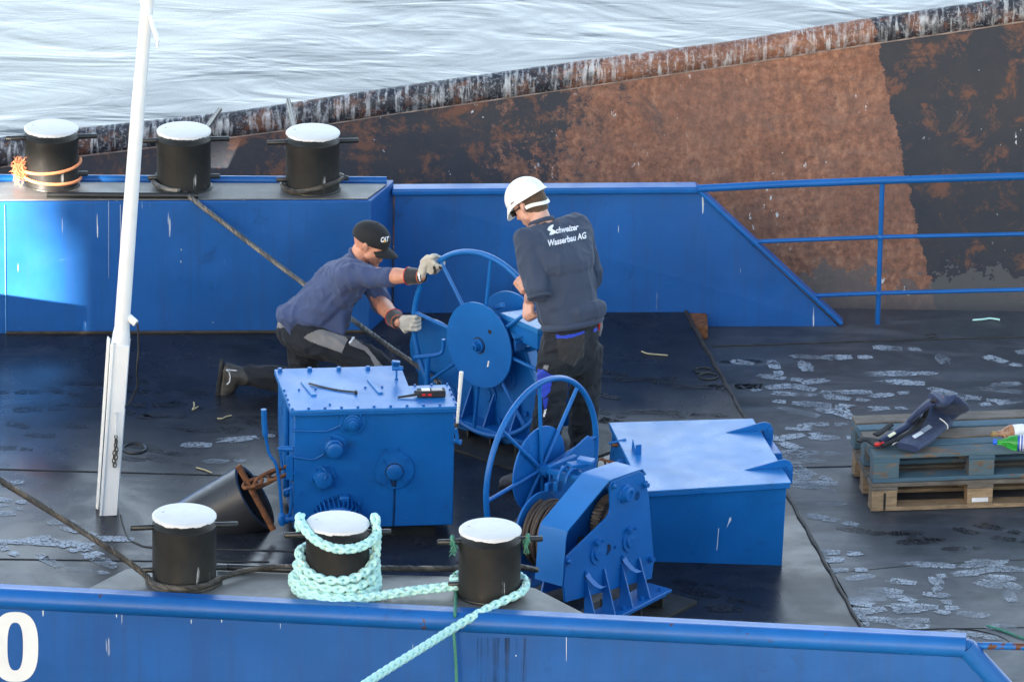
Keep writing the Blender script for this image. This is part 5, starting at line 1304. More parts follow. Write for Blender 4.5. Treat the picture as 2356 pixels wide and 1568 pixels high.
o = b.obj("dusty_footprints", MPRW, deckr); o['kind'] = 'stuff'
b = B()
for x, y in [(150, 1255), (110, 1235), (200, 1262), (185, 1222), (20, 1245), (12, 1262), (135, 1300), (205, 1312), (262, 1302), (230, 1290), (165, 1200), (20, 1150), (30, 1180), (12, 1165), (480, 1022), (520, 1060), (585, 1005), (1730, 835), (300, 1240), (8, 1112)]:
    foot(b, x, y, rnd.choice((150, 165, 175, 185, 200, 130)), .0035, rnd, L=rnd.uniform(.22, .3), smear=.1 if rnd.random() < .2 else 0)
for x, y in [(160, 1250)]: foot(b, x, y, 175, .0036, rnd, smear=.3)
o = b.obj('dusty_footprints', MPRW, deckl); o['kind'] = 'stuff'
b = B()
for x, y in [(370, 1035), (395, 1060), (425, 1042), (330, 1055), (560, 985), (610, 1000), (640, 985), (500, 990), (360, 930), (340, 900), (385, 955), (430, 930), (300, 950), (470, 905), (260, 880), (300, 870), (180, 930), (140, 900), (90, 940), (40, 900), (60, 980), (640, 960), (590, 960), (545, 970), (1440, 860), (1500, 870), (1550, 882), (1600, 888), (1640, 890), (1520, 945), (1560, 950), (1600, 955), (1480, 985), (1520, 985), (1420, 915), (1400, 950), (120, 1000), (200, 980), (30, 1030),
          (1750, 1390), (1700, 1400), (1650, 1370), (1600, 1340), (1720, 1350), (1560, 1370)]:
    foot(b, x, y, rnd.choice((150, 165, 175, 185, 5)), .003, rnd, L=rnd.uniform(.22, .33), smear=.2 if rnd.random() < .3 else 0)
o = b.obj('dark_footprints', MPRD, deckl); o['kind'] = 'stuff'
b = B()
for x, y in [(1995, 1220), (2060, 1225), (2130, 1245), (2170, 1240), (2220, 1260), (2245, 1225), (2300, 1215), (2090, 1225), (2150, 1242), (2330, 1240), (1720, 880), (1700, 830)]:
    foot(b, x, y, rnd.choice((150, 165, 185, 5)), None, rnd, L=rnd.uniform(.22, .3))
o = b.obj('dark_footprints', MPRD, deckr); o['kind'] = 'stuff'
# ================================================================ people
def fr3(f, up=Z):
    f = V(f).normalized(); s = V(up).cross(f).normalized(); return f, s, f.cross(s).normalized()     # forward, left, up
def ell(c, r, fr=None, seg=14):
    """points of an ellipsoid; r = radii along the frame"""
    fx, sy, uz = fr or (V((1, 0, 0)), V((0, 1, 0)), V((0, 0, 1))); r = (r, r, r) if isinstance(r, (int, float)) else r
    out = []
    for i in range(seg//2+1):
        ph = math.pi*i/(seg//2)
        for k in range(seg):
            th = 2*math.pi*k/seg
            out.append(V(c)+fx*r[0]*math.sin(ph)*math.cos(th)+sy*r[1]*math.sin(ph)*math.sin(th)+uz*r[2]*math.cos(ph))
    return out
def hull(*els):
    bm = bmesh.new()
    for e in els:
        for p in e: bm.verts.new(p)
    r = bmesh.ops.convex_hull(bm, input=bm.verts[:]); 
    bmesh.ops.delete(bm, geom=list({g for g in r['geom_interior'] if isinstance(g, bmesh.types.BMVert)}), context='VERTS')
    bm.verts.ensure_lookup_table(); bm.verts.index_update()
    vs = [v.co.copy() for v in bm.verts]; fs = [tuple(v.index for v in f.verts) for f in bm.faces]; bm.free(); return vs, fs
def limb(pts, rads):
    return [hull(ell(a, ra), ell(c, rc)) for a, c, ra, rc in zip(pts[:-1], pts[1:], rads[:-1], rads[1:])]
def organic(name, prims, mat, parent, vox=.007, it=4, wr=0., wf=9., axis=None, cut=None):
    b = B()
    for vs, fs in prims: b.add(vs, fs)
    me = b.mesh(name); o = bpy.data.objects.new(name, me); COL.objects.link(o)
    m = o.modifiers.new('r', 'REMESH'); m.mode = 'VOXEL'; m.voxel_size = vox
    m = o.modifiers.new('s', 'SMOOTH'); m.factor = .5; m.iterations = it
    dg = bpy.context.evaluated_depsgraph_get(); me2 = bpy.data.meshes.new_from_object(o.evaluated_get(dg)); bpy.data.objects.remove(o)
    if wr:
        ax = V(axis or (.3, .2, 1)).normalized(); nm = [v.normal.copy() for v in me2.vertices]; sd_ = sum(ord(c) for c in name)*.37
        for v, n_ in zip(me2.vertices, nm):
            p = v.co; q_ = p*wf+V((sd_, 0, 0)); q_ = q_-ax*(q_.dot(ax)*.45)
            t = noise.noise(q_+noise.noise_vector(p*5)*.6); r = 1-abs(t)*2.6
            k2 = 1-abs(noise.noise(q_*2.1+V((9, 3, 1))))*2.5
            v.co = p+n_*wr*(r*.8+max(0, k2)*.45-.55)
    if cut:
        bm = bmesh.new(); bm.from_mesh(me2)
        for (co, no) in cut:
            bmesh.ops.bisect_plane(bm, geom=bm.verts[:]+bm.edges[:]+bm.faces[:], plane_co=co, plane_no=no, clear_outer=True)
        bm.to_mesh(me2); bm.free()
    return link(name, me2, mat, parent, angle=180)
def bvh_of(o):
    dg = bpy.context.evaluated_depsgraph_get(); L = rootloc(o)
    return BVHTree.FromPolygons([v.co+L for v in o.data.vertices], [tuple(p.vertices) for p in o.data.polygons])
def inside(x, y, P):
    c = False; j = len(P)-1
    for i in range(len(P)):
        if (P[i][1] > y) != (P[j][1] > y) and x < (P[j][0]-P[i][0])*(y-P[i][1])/(P[j][1]-P[i][1])+P[i][0]: c = not c
        j = i
    return c
def drape(name, poly, bv, mat, parent, off=.004, step=1.6):
    """a cloth panel sewn on: polygon grid laid onto the garment"""
    x0 = min(p[0] for p in poly); x1 = max(p[0] for p in poly); y0 = min(p[1] for p in poly); y1 = max(p[1] for p in poly)
    nx = max(1, int((x1-x0)/step)); ny = max(1, int((y1-y0)/step)); G = {}; vs = []; fs = []
    def vert(i, j):
        if (i, j) not in G:
            x = x0+(x1-x0)*i/nx; y = y0+(y1-y0)*j/ny; d = ray(x, y).normalized(); h = bv.ray_cast(CAM, d)
            if h[0] is None: G[(i, j)] = None
            else:
                n_ = h[1] if h[1].dot(d) < 0 else -h[1]
                G[(i, j)] = len(vs); vs.append(h[0]+n_*off)
        return G[(i, j)]
    for i in range(nx):
        for j in range(ny):
            if inside(x0+(x1-x0)*(i+.5)/nx, y0+(y1-y0)*(j+.5)/ny, poly):
                q_ = [vert(i, j), vert(i+1, j), vert(i+1, j+1), vert(i, j+1)]
                if None not in q_ and (vs[q_[0]]-vs[q_[2]]).length < .08: fs.append(tuple(q_))
    if not fs: print('drape empty', name); return None
    b = B(); b.add(vs, fs); o = link(name, b.mesh(), mat, parent, angle=180)
    return o
def textmesh(s, bold=.012):
    cu = bpy.data.curves.new('t', 'FONT'); cu.body = s; cu.offset = bold; cu.resolution_u = 3; o = bpy.data.objects.new('t', cu); COL.objects.link(o)
    me = bpy.data.meshes.new_from_object(o.evaluated_get(bpy.context.evaluated_depsgraph_get())); bpy.data.objects.remove(o)
    return me
def drapetext(name, s, org, ux, uy, bv, mat, parent, off=.004, width=None, bold=.02):
    """org pixel of the first baseline point, ux pixel vector of the whole width, uy pixel vector of one em up"""
    me = textmesh(s, bold); w_ = max(v.co.x for v in me.vertices); vs = []; 
    bm = bmesh.new(); bm.from_mesh(me); bmesh.ops.triangulate(bm, faces=bm.faces[:])
    for k in range(2):
        es = [e for e in bm.edges if e.calc_length() > .25]
        if es: bmesh.ops.subdivide_edges(bm, edges=es, cuts=1)
    bmesh.ops.triangulate(bm, faces=bm.faces[:]); bm.to_mesh(me); bm.free()
    for v in me.vertices:
        x = org[0]+ux[0]*v.co.x/w_+uy[0]*v.co.y; y = org[1]+ux[1]*v.co.x/w_+uy[1]*v.co.y
        d = ray(x, y).normalized(); h = bv.ray_cast(CAM, d)
        if h[0] is None: v.co = V((0, 0, -9)); continue
        v.co = h[0]-d*off
    return link(name, me, mat, parent, angle=180)
def head_prims(c, fr, sc=1.):
    f, s, u = fr
    def L(a, b_, d): return c+(f*a+s*b_+u*d)*sc
    def e(a, b_, d, r): return ell(L(a, b_, d), tuple(q*sc for q in r) if not isinstance(r, (int, float)) else r*sc, fr)
    P = [hull(e(-.012, 0, .03, (.098, .076, .088))),
         hull(e(.05, .03, .035, .032), e(.05, -.03, .035, .032), e(.052, .036, -.03, .026), e(.052, -.036, -.03, .026), e(.02, .05, -.055, .018), e(.02, -.05, -.055, .018), e(.068, 0, -.10, .017), e(.072, 0, -.06, .022)),
         hull(e(.078, .018, .030, .012), e(.078, -.018, .030, .012), e(.07, .04, .026, .012), e(.07, -.04, .026, .012)),
         hull(e(.086, 0, .022, .009), e(.112, 0, -.028, .0105)), hull(e(.112, 0, -.028, .011), e(.098, .013, -.034, .009), e(.098, -.013, -.034, .009)),
         hull(e(.091, 0, -.062, (.010, .022, .0055))), hull(e(.088, 0, -.074, (.010, .019, .006))), hull(e(.076, 0, -.10, (.016, .02, .014)))]
    for q in (1, -1):
        P.append(hull(e(-.004, .078*q, .012, (.010, .010, .018)), e(.002, .078*q, -.022, (.007, .008, .010)), e(-.018, .088*q, .012, (.010, .005, .020))))
    return P
def grip(g, a, e1, e2, r, fr_=.0095, gap=.0215, palm=True, start=0, ws=0., wo=V((0, 0, 0))):
    """fingers closed round a bar: g point, a axis, e1 towards the palm, e2 the way the fingers leave"""
    a = V(a).normalized(); e1 = V(e1); e1 = (e1-a*e1.dot(a)).normalized(); e2_ = a.cross(e1).normalized(); e2 = e2_ if e2_.dot(V(e2)) > 0 else -e2_
    P = []; lens = (205, 232, 222, 188)
    for i in range(4):
        o = a*((i-1.5)*gap); R = r+fr_*.95; pts = []
        for ph, rr in ((-8, R+.012), (30, R+.012), (75, R+.007), (120, R+.003), (165, R), (lens[i], R)):
            t = R_(ph); pts.append(g+o*(1-.06*abs(ph)/100)+(e1*math.cos(t)+e2*math.sin(t))*rr)
        P += limb(pts, [fr_*1.12, fr_*1.1, fr_*1.03, fr_*1.0, fr_*.92, fr_*.8])
    # thumb leaves the side of the palm and closes from the other side
    th = [g+e1*(r+.02)-e2*.045+a*.040, g+e1*(r+.012)-e2*.040+a*.052, g-e2*(r+.014)+e1*.004+a*.048, g-e1*(r+.008)-e2*.008+a*.036]
    P += limb(th, [fr_*1.5, fr_*1.35, fr_*1.12, fr_*.9])
    w = g+e1*(r+.022)-e2*.082+a*ws+wo
    P.append(hull(*[ell(g+e1*(r+.016)+a*k+e2*.004, fr_*1.25) for k in (-.034, .034)], *[ell(g+e1*(r+.022)-e2*.055+a*k, fr_*1.5) for k in (-.024, .026)]))
    P.append(hull(*[ell(g+e1*(r+.022)-e2*.050+a*k, fr_*1.5) for k in (-.020, .022)], ell(w, .026)))
    return P, w
# ---------------------------------------------------------------- man 1, kneeling in a lunge, black cap, gloves
c0 = PZ(700, 905, 0)
J = PY
f1 = fr3((.90, -.22, -.36)); H1 = J(852, 560, -1.07)
rg = WA+mA*math.cos(R_(134))*.52+Z*math.sin(R_(134))*.52; lg = WA+mA*math.cos(R_(180))*.52+Z*math.sin(R_(180))*.52                       # where the hands hold the ring
def tang(p):
    d = (p-WA).normalized(); return nA.cross(d).normalized()
shR = J(806, 630, -1.24); shL = J(838, 628, -.90)
elR = J(888, 634, -1.33); elL = J(874, 694, -1.00)
aR = tang(rg); aL = tang(lg)
if aR.z < 0: aR = -aR
gR, wR = grip(rg, aR, (0, -.94, .34), (1, 0, -.3), .0165, .0115, .0245, ws=-.07, wo=V((.032, -.01, -.078)))
gL, wL = grip(lg, aL, (-.2, -.9, .1), (lg-elL), .0165, .0115, .0245)
pel = J(694, 764, -1.05); wai = J(722, 716, -1.06); che = J(780, 655, -1.07); nek = J(822, 606, -1.06)
hR = J(712, 775, -1.16); hL = J(700, 775, -.94); kR = J(868, 838, -1.26); kL = J(700, 880, -.94)
aRk = PZ(905, 985, .10); aRk = V((kR.x+.13, kR.y-.05, .10)); aLk = J(562, 866, -.93)
tf = (nek-pel).normalized(); tfr = (V((0, -1, 0)), tf.cross(V((0, -1, 0))).normalized()*-1, tf)
def te(c, w_, d_, h_): return ell(c, (w_, d_, h_), tfr, 18)
body = head_prims(H1, f1, 1.0)+limb([nek, H1-f1[2]*.06-f1[0]*.03], [.058, .055])
body += [hull(te(pel, .10, .07, .07), te(wai, .10, .07, .06)), hull(te(wai, .10, .07, .06), te(che, .13, .08, .10)), hull(te(che, .13, .08, .08), te(nek, .06, .06, .04), ell(shR, .05), ell(shL, .05))]
body += limb([shR, elR, wR], [.055, .044, .029])+limb([shL, elL, wL], [.055, .046, .030])
mR = elR.lerp(wR, .3); mL = elL.lerp(wL, .3); body += [hull(ell(elR, .040), ell(mR, .047)), hull(ell(mR, .047), ell(wR, .028)), hull(ell(elL, .041), ell(mL, .049)), hull(ell(mL, .049), ell(wL, .029))]
body += limb([hR, kR, aRk], [.06, .05, .038])+limb([hL, kL, aLk], [.06, .05, .038])
m1 = organic('person', body, MSKINR, None, .0055, 3)
loc1 = V((c0.x, c0.y, 0)); m1.data.transform(Matrix.Translation(-loc1)); m1.location = loc1
tag(m1, 'man kneeling in a lunge in black cap, indigo shirt and gloves, pulling the big wheel', 'person', 'workers turning the winch')
# shirt
sl1 = shR.lerp(elR, 1.12); sl2 = shL.lerp(elL, 1.14)
sh = [hull(te(pel+tf*.035, .165, .135, .06), te(wai, .165, .13, .08)), hull(te(wai, .165, .13, .08), te(che, .195, .135, .11)), hull(te(che, .195, .135, .11), te(nek-tf*.035, .10, .09, .03), ell(shR-tf*.01, .078), ell(shL-tf*.01, .078)),
      hull(te(nek-tf*.03, .10, .09, .03), te(nek+V((.0, 0, .012)), .072, .070, .028)),
      hull(ell(shR, .082), ell(shR.lerp(elR, .5)-Z*.006, .072)), hull(ell(shR.lerp(elR, .5)-Z*.006, .072), ell(elR-Z*.004, .060), ell(sl1, .052)), hull(ell(shL, .082), ell(shL.lerp(elL, .5), .070)), hull(ell(shL.lerp(elL, .5), .070), ell(elL, .060), ell(sl2, .052)),
      hull(ell(shR, .08), ell(che-tf*.02+V((.03, -.10, 0)), .07)), hull(ell(J(648, 722, -1.05), (.03, .12, .04)), te(wai, .16, .12, .06), ell(J(680, 752, -1.05), (.04, .14, .03))),
      hull(ell(J(790, 752, -1.10), (.03, .13, .02)), ell(J(700, 755, -1.06), (.03, .15, .02)), te(che, .14, .10, .05))]
shirt = organic('shirt', sh, MPOLO, m1, .0065, 5, .017, 8., (-.5, 0, .6))
# collar
b = B(); cfr = (nek+V((.012, 0, .028)))
pth = []
fx, sx2, ux2 = fr3((.65, -.1, -.55))
for i in range(25):
    t = R_(-150+300*i/24+180); pth.append(cfr+fx*(.066*math.cos(t))*1.05+sx2*(.066*math.sin(t))+ux2*(.004))
b.tube(pth, [.012]*25, 8); link('collar', b.mesh(), MPOLO, shirt, angle=80)
# trousers
tr = [hull(te(pel+tf*.03, .155, .115, .05), ell(hR, .105), ell(hL, .105)), hull(ell(hR, (.10, .10, .108)), ell(hR.lerp(kR, .5), .092)), hull(ell(hR.lerp(kR, .5), .092), ell(kR+V((-.01, 0, -.0)), .080)), hull(ell(kR+V((0, 0, -.01)), .078), ell(aRk+Z*.04, .062)),
      hull(ell(hL, .105), ell(hL.lerp(kL, .5), .088)), hull(ell(hL.lerp(kL, .5), .088), ell(kL+Z*.01, .078)), hull(ell(kL+Z*.005, .076), ell(kL.lerp(aLk, .5)+Z*.01, .070)), hull(ell(kL.lerp(aLk, .5)+Z*.01, .070), ell(aLk+V((.04, 0, .005)), .060)),
      hull(ell(pel+V((-.02, 0, .01)), (.12, .14, .10)), ell(hL, .10), ell(hR, .10))]
trou = organic('trousers', tr, MTROU, m1, .0065, 4, .016, 9., (.8, 0, -.3))
bt_ = bvh_of(trou)
drape('knee_panel', [(708, 768), (728, 760), (745, 759), (796, 776), (800, 781), (786, 812), (778, 808), (740, 795), (710, 783), (700, 776)], bt_, MGREY, trou)
drape('knee_panel', [(804, 786), (812, 777), (830, 790), (846, 800), (860, 818), (872, 832), (880, 842), (862, 842), (852, 822), (838, 806), (804, 794)], bt_, MGREY, trou)
drape('waist_panel', [(633, 742), (640, 735), (652, 742), (662, 752), (645, 756), (634, 752)], bt_, MGREY, trou)
drape('white_tape', [(810, 776), (814, 773), (817, 776), (805, 792), (802, 790)], bt_, MPRINT, trou, .006)
bsh = bvh_of(shirt)
# boots
def boot(nm, ank, toe, sole_n, par, mat=MLEATH, hs=.0):
    """ank: ankle joint, toe: tip; sole_n: direction from foot towards the sole"""
    d = (toe-ank); n_ = V(sole_n).normalized(); d = (d-n_*d.dot(n_)).normalized(); h = ank+n_*.055-d*.035; t_ = ank+n_*.06+d*.17
    P = [hull(ell(h, .040), ell(ank+d*.03+n_*.045, .042), ell(t_-d*.03, (.045, .045, .036))), hull(ell(ank-n_*.05-d*.005, .050), ell(ank+n_*.02, .050), ell(h, .040)), hull(ell(ank+n_*.01, .047), ell(ank+d*.07+n_*.035, .040)), hull(ell(t_-d*.03, .042), ell(t_+d*.01+n_*.008, .032))]
    o = organic(nm, P, mat, par, .006, 3, .003, 20)
    s = d.cross(n_).normalized(); b = B(); out = []
    for k in range(28):
        a = 2*math.pi*k/28; x = math.cos(a); w_ = .047 if x > 0 else .040; out.append(ank+n_*.085+d*(.06+x*.155)+s*(w_*math.copysign(abs(math.sin(a))**.75, math.sin(a))))
    b.prism(out, n_*.022); link('sole', b.mesh(), MRUB, o, bevel=.004); return o
bt1 = boot('boot', J(545, 866, -.93), J(545, 866, -.93)+V((-.03, 0, -.3)), (-1, 0, .12), m1)
boot('boot', aRk, aRk+V((.2, 0, 0)), (0, 0, -1), m1)
b = B(); cA = J(540, 867, -.93)
b.tube([J(521, 851, -1.01), J(527, 855, -1.0), J(530, 866, -.985), J(528, 878, -.99), J(522, 884, -.99)], .0035, 6); b.tube([J(522, 850, -1.0), J(545, 852, -.99)], .003, 6); link('bright_trim', b.mesh(), MPRINT, bt1)
# gloves
for nm, gp_, w_, el_, lab in (('glove', gR, wR, elR, 1), ('glove', gL, wL, elL, 0)):
    d = (w_-el_).normalized(); go = organic(nm, gp_, MGLOVE, m1, .004, 1, .0025, 30)
    s0 = w_+d*.02; s1 = w_-d*.082; b = B(); b.lathe(s1, d, [(0, .050), (.05, .045), (.085, .036), (.10, .034)], 24, caps=False); b.lathe(s1, d, [(0, .046), (.10, .030)], 24, caps=False); cu_ = link('cuff', b.mesh(), MGCUFF, go, angle=80)
    for off_, rr_, mt in ((0, .0505, MRED), (.078, .0385, MORNG)):
        b = B(); b.ring(s1+d*off_, d, rr_, .0025, 32, 6); link('piping', b.mesh(), mt, go)
    if lab:
        bv_ = bvh_of(cu_); drapetext('print', 'WORK', (986, 655), (-6, -29), (8, -2), bv_, MPRINT, go, .003) if False else None
        drape('print', [(961, 626), (966, 625), (969, 634), (970, 645), (965, 646), (962, 636)], bv_, MPRINT, go, .002)
        bg_ = bvh_of(go); drape('dark_panel', [(1008, 612), (1019, 614), (1026, 620), (1029, 630), (1027, 640), (1019, 646), (1014, 640), (1015, 625)], bg_, MGCUFF, go, .002); drape('dark_panel', [(996, 612), (1003, 613), (1006, 644), (1000, 646)], bg_, MGCUFF, go, .002)
# cap
def dome(c, fr, r, cutz, th=.004, seg=40, nz=14, wavy=0):
    f, s, u = fr; vs = []; fs = []
    for lay, k in ((0, 1.), (1, 1-th/r[0])):
        for i in range(nz+1):
            ph = (math.pi/2-math.asin(max(-1, min(1, cutz/r[2]))))*i/nz
            for j in range(seg):
                t = 2*math.pi*j/seg; vs.append(c+(f*r[0]*math.sin(ph)*math.cos(t)+s*r[1]*math.sin(ph)*math.sin(t)+u*r[2]*math.cos(ph))*k)
    n1 = (nz+1)*seg
    for lay in (0, 1):
        for i in range(nz):
            for j in range(seg): fs.append((lay*n1+i*seg+j, lay*n1+i*seg+(j+1) % seg, lay*n1+(i+1)*seg+(j+1) % seg, lay*n1+(i+1)*seg+j))
    for j in range(seg): fs.append((nz*seg+j, nz*seg+(j+1) % seg, n1+nz*seg+(j+1) % seg, n1+nz*seg+j))
    b = B(); b.add(vs, fs); return b
Hc = H1+f1[2]*.040-f1[0]*.008
cap = link('cap', dome(Hc, f1, (.112, .088, .088), -.022).mesh(), MCAPB, m1, angle=60)
b = B(); vs = []; ns = 20
for i in range(ns+1):
    t = R_(-62+124*i/ns)
    for rr_, dz in ((.99, -.020), (1.30, -.030), (1.62, -.042)):
        wx = math.cos(t)*.112*(rr_ if rr_ < 1 else 1+(rr_-1)*1.0*math.cos(t*.75)); wy = math.sin(t)*.088*(1+.0*(rr_-1))
        vs.append(Hc+f1[0]*wx+f1[1]*wy+f1[2]*(dz-.30*abs(math.sin(t))**2*.09-.0))
vs += [v-f1[2]*.004 for v in vs]; n1 = (ns+1)*3; fs = []
for i in range(ns):
    for j in range(2):
        fs.append((i*3+j, i*3+j+1, (i+1)*3+j+1, (i+1)*3+j)); fs.append((n1+i*3+j, n1+(i+1)*3+j, n1+(i+1)*3+j+1, n1+i*3+j+1))
    fs.append((i*3+2, (i+1)*3+2, n1+(i+1)*3+2, n1+i*3+2))
b.add(vs, fs); link('cap_peak', b.mesh(), MCAPB, cap, angle=60)
b = B(); b.lathe(Hc+f1[2]*.087, f1[2], [(0, .007), (.004, .006), (.006, .002)], 12); link('cap_button', b.mesh(), MCAPB, cap)
bc = bvh_of(cap)
drapetext('cap_print', 'CAT', (875.5, 557), (18.5, -2.5), (2.0, -15.5), bc, MPRINT, cap, .004, bold=.05)
drape('cap_triangle', [(883.5, 551.5), (887.5, 556.5), (880.5, 557.5)], bc, MYEL, cap, .0045, .7)
# short hair at the temple, eye, eyebrow
for q in (1, -1):
    b = B(); e = H1+f1[0]*.078+f1[1]*.031*q+f1[2]*.010; b.lathe(e, f1[0], [(-.008, .008), (0, .0115), (.006, .009), (.009, .003)], 14); link('eye', b.mesh(), simple('eye_%d' % q, (.10, .05, .04), .3), m1)
    b = B(); b.tube([H1+f1[0]*.092+f1[1]*.014*q+f1[2]*.030, H1+f1[0]*.089+f1[1]*.034*q+f1[2]*.034, H1+f1[0]*.074+f1[1]*.050*q+f1[2]*.028], [.003, .0035, .002], 6); link('eyebrow', b.mesh(), MHAIR, m1)

# ---------------------------------------------------------------- man 2, standing, white helmet
fd = V((-.58, .81, 0)).normalized(); lf = V((-fd.y, fd.x, 0))     # facing, his left
wc2 = J(1313, 742, -2.26); hp2 = J(1312, 792, -2.26); ch2 = J(1292, 610, -2.20); nk2 = J(1247, 517, -2.06)
sL = J(1212, 556, -2.22); sR = nk2-lf*.195-Z*.055+V((.03, 0, 0)); eL = J(1237, 668, -2.36); eR = J(1362, 640, -1.90)
ptL = onA(1225, 722); ptR = onA(1203, 656)
dsp = (ptL-WA).normalized(); g2L, w2L = grip(ptL, dsp, (-.45, -.55, .7), (.6, .1, -.8), .011, .0105)
g2R, w2R = grip(ptR, tang(ptR), (.2, -.8, .3), (-1, .2, -.1), .0165, .0095)
hl = hp2+lf*.095; hr = hp2-lf*.095; kl = J(1268, 928, -2.36); kr = J(1345, 930, -2.14); al = J(1238, 1066, -2.30); ar = J(1340, 1050, -2.06)
al = V((al.x, al.y, .095)); ar = V((ar.x, ar.y, .095))
H2 = J(1219, 471, -1.98); f2 = fr3((-.66, .42, -.62))
t2 = (ch2-wc2).normalized(); bf = (lf, (fd-t2*fd.dot(t2)).normalized(), t2)
def te2(c, w_, d_, h_): return ell(c, (w_, d_, h_), bf, 18)
body = head_prims(H2, f2, 1.0)+limb([nk2, H2-f2[2]*.07-f2[0]*.02], [.060, .055])
body += [hull(te2(hp2, .10, .07, .08), te2(wc2, .10, .07, .06)), hull(te2(wc2, .10, .07, .06), te2(ch2, .13, .08, .1)), hull(te2(ch2, .13, .08, .08), te2(nk2, .06, .06, .03), ell(sL, .05), ell(sR, .05))]
mL2 = eL.lerp(w2L, .3)
body += limb([sL, eL], [.055, .045])+[hull(ell(eL, .046), ell(mL2, .048)), hull(ell(mL2, .047), ell(w2L, .028))]+limb([sR, eR, w2R], [.055, .044, .028])+g2L+g2R
body += limb([hl, kl, al], [.06, .05, .038])+limb([hr, kr, ar], [.06, .05, .038])
m2 = organic('person', body, MSKIN, None, .0052, 2)
loc2 = PZ(1290, 1090, 0); m2.data.transform(Matrix.Translation(-loc2)); m2.location = loc2
tag(m2, 'man standing with his back turned in white helmet and navy sweatshirt with white lettering', 'person', 'workers turning the winch')
bot = J(1316, 738, -2.26)
su = [hull(te2(bot, .172, .125, .035), te2(wc2+t2*.05, .184, .134, .06)), hull(te2(wc2+t2*.05, .184, .134, .06), te2(ch2, .182, .138, .12)),
      hull(te2(ch2, .192, .145, .12), te2(nk2-t2*.05, .11, .09, .03), ell(sL, .072), ell(sR, .078)), hull(te2(nk2-t2*.05, .10, .085, .03), te2(nk2+t2*.0, .070, .066, .022)),
      hull(ell(sL, .076), ell(sL.lerp(eL, .5)-lf*.0, .074)), hull(ell(sL.lerp(eL, .5), .076), ell(eL+Z*.012, .073)), hull(ell(sR, .080), ell(sR.lerp(eR, .5), .072)), hull(ell(sR.lerp(eR, .5), .072), ell(eR, .062)),
      hull(te2(bot+V((.045, -.0, .03)), .14, .12, .05), te2(wc2+V((.05, 0, .08)), .15, .12, .05))]
cutn = (eL-sL).normalized()
sweat = organic('sweatshirt', su, MSWT, m2, .0062, 5, .013, 6.5, (.15, 0, 1))
b = B(); hb = []
for k in range(40):
    a = 2*math.pi*k/40; hb.append(bot-t2*.012+lf*.168*math.cos(a)+bf[1]*.122*math.sin(a))
b.tube(hb, .020, 8, closed=True); link('waistband', b.mesh(), MSWT, sweat, angle=80)
b = B(); b.ring(eL+Z*.012+cutn*.045, cutn, .056, .012, 30, 8); link('sleeve_cuff', b.mesh(), MSWT, sweat)
b = B(); b.ring(nk2+t2*.02, t2+fd*.3, .062, .012, 36, 8); link('neckband', b.mesh(), MSWT, sweat)
tr = [hull(te2(hp2+Z*.10, .155, .115, .04), te2(hp2, .175, .13, .09)), hull(te2(hp2-Z*.01, .170, .13, .08), ell(hl-Z*.08, .098), ell(hr-Z*.08, .098))]
for h_, k_, a_ in ((hl, kl, al), (hr, kr, ar)):
    tr += [hull(ell(h_-Z*.06, .100), ell(h_.lerp(k_, .6), .088)), hull(ell(h_.lerp(k_, .6), .088), ell(k_, .080)), hull(ell(k_, .080), ell(k_.lerp(a_, .55), .078)), hull(ell(k_.lerp(a_, .55), .078), ell(a_+Z*.035, .072))]
trou2 = organic('trousers', tr, MTROU, m2, .0065, 4, .018, 9., (.9, 0, .5))
bs = bvh_of(sweat); bt2 = bvh_of(trou2)
drape('swoosh_letter', [(1273, 518), (1266, 520), (1260, 524), (1257.5, 530), (1262, 533), (1267, 534), (1263, 538), (1263, 543), (1272, 541), (1279, 537.5), (1278, 532), (1271, 529.5), (1270, 526.5), (1273, 522)], bs, MPRINT, sweat, .006, .6)
drapetext('back_print', 'chweizer', (1278.5, 537), (52, -9), (1.5, -19.5), bs, MPRINT, sweat, .006, bold=.03)
drapetext('back_print', 'Wasserbau AG', (1261, 566.5), (88, -19), (-1.0, -20), bs, MPRINT, sweat, .006, bold=.03)
drape('pocket_trim', [(1279, 770), (1300, 771), (1320, 768), (1344, 761), (1345, 766), (1321, 775), (1300, 778), (1281, 778)], bt2, MROYAL, trou2, .005)
drape('pocket_trim', [(1364, 756), (1372, 754), (1373, 761), (1365, 763)], bt2, MROYAL, trou2, .005)
drape('thigh_panel', [(1238, 848), (1250, 850), (1272, 862), (1266, 900), (1256, 913), (1250, 914), (1237, 906)], bt2, MROYAL, trou2, .005)
drape('shin_panel', [(1250, 916), (1262, 914), (1258, 935), (1252, 948)], bt2, MROYAL, trou2, .005)
drape('shin_patch', [(1252, 942), (1258, 938), (1255, 956), (1250, 957)], bt2, MOFF, trou2, .006)
drape('small_tag', [(1253, 838), (1263, 840), (1261, 851), (1251, 848)], bt2, MGREY, trou2, .006)
drape('back_pocket', [(1281, 780), (1344, 768), (1342, 820), (1318, 842), (1285, 826)], bt2, cloth('pocket_cloth', (.017, .017, .018), .5), trou2, .004)
b = B(); b.tube([J(1377, 733, -2.2), J(1379, 745, -2.2), J(1377, 760, -2.2)], .008, 8); link('red_tool', b.mesh(), MRED, trou2)
b = B(); b.tube([J(1381, 738, -2.19), J(1381, 752, -2.19), J(1379, 772, -2.19)], [.012, .014, .006], 8); link('grey_cloth', b.mesh(), MGREY, trou2)
b2l = boot('boot', al, al+V((-.28, -.03, 0)), (0, 0, -1), m2, simple('worn_grey_boot', (.13, .11, .10), .55, var=.5)); boot('boot', ar, ar+V((-.15, .2, 0)), (0, 0, -1), m2)
b = B(); b.ring(al+Z*.02, V((-.4, 0, 1)), .052, .005, 30, 6); link('boot_trim', b.mesh(), MORNG, b2l)
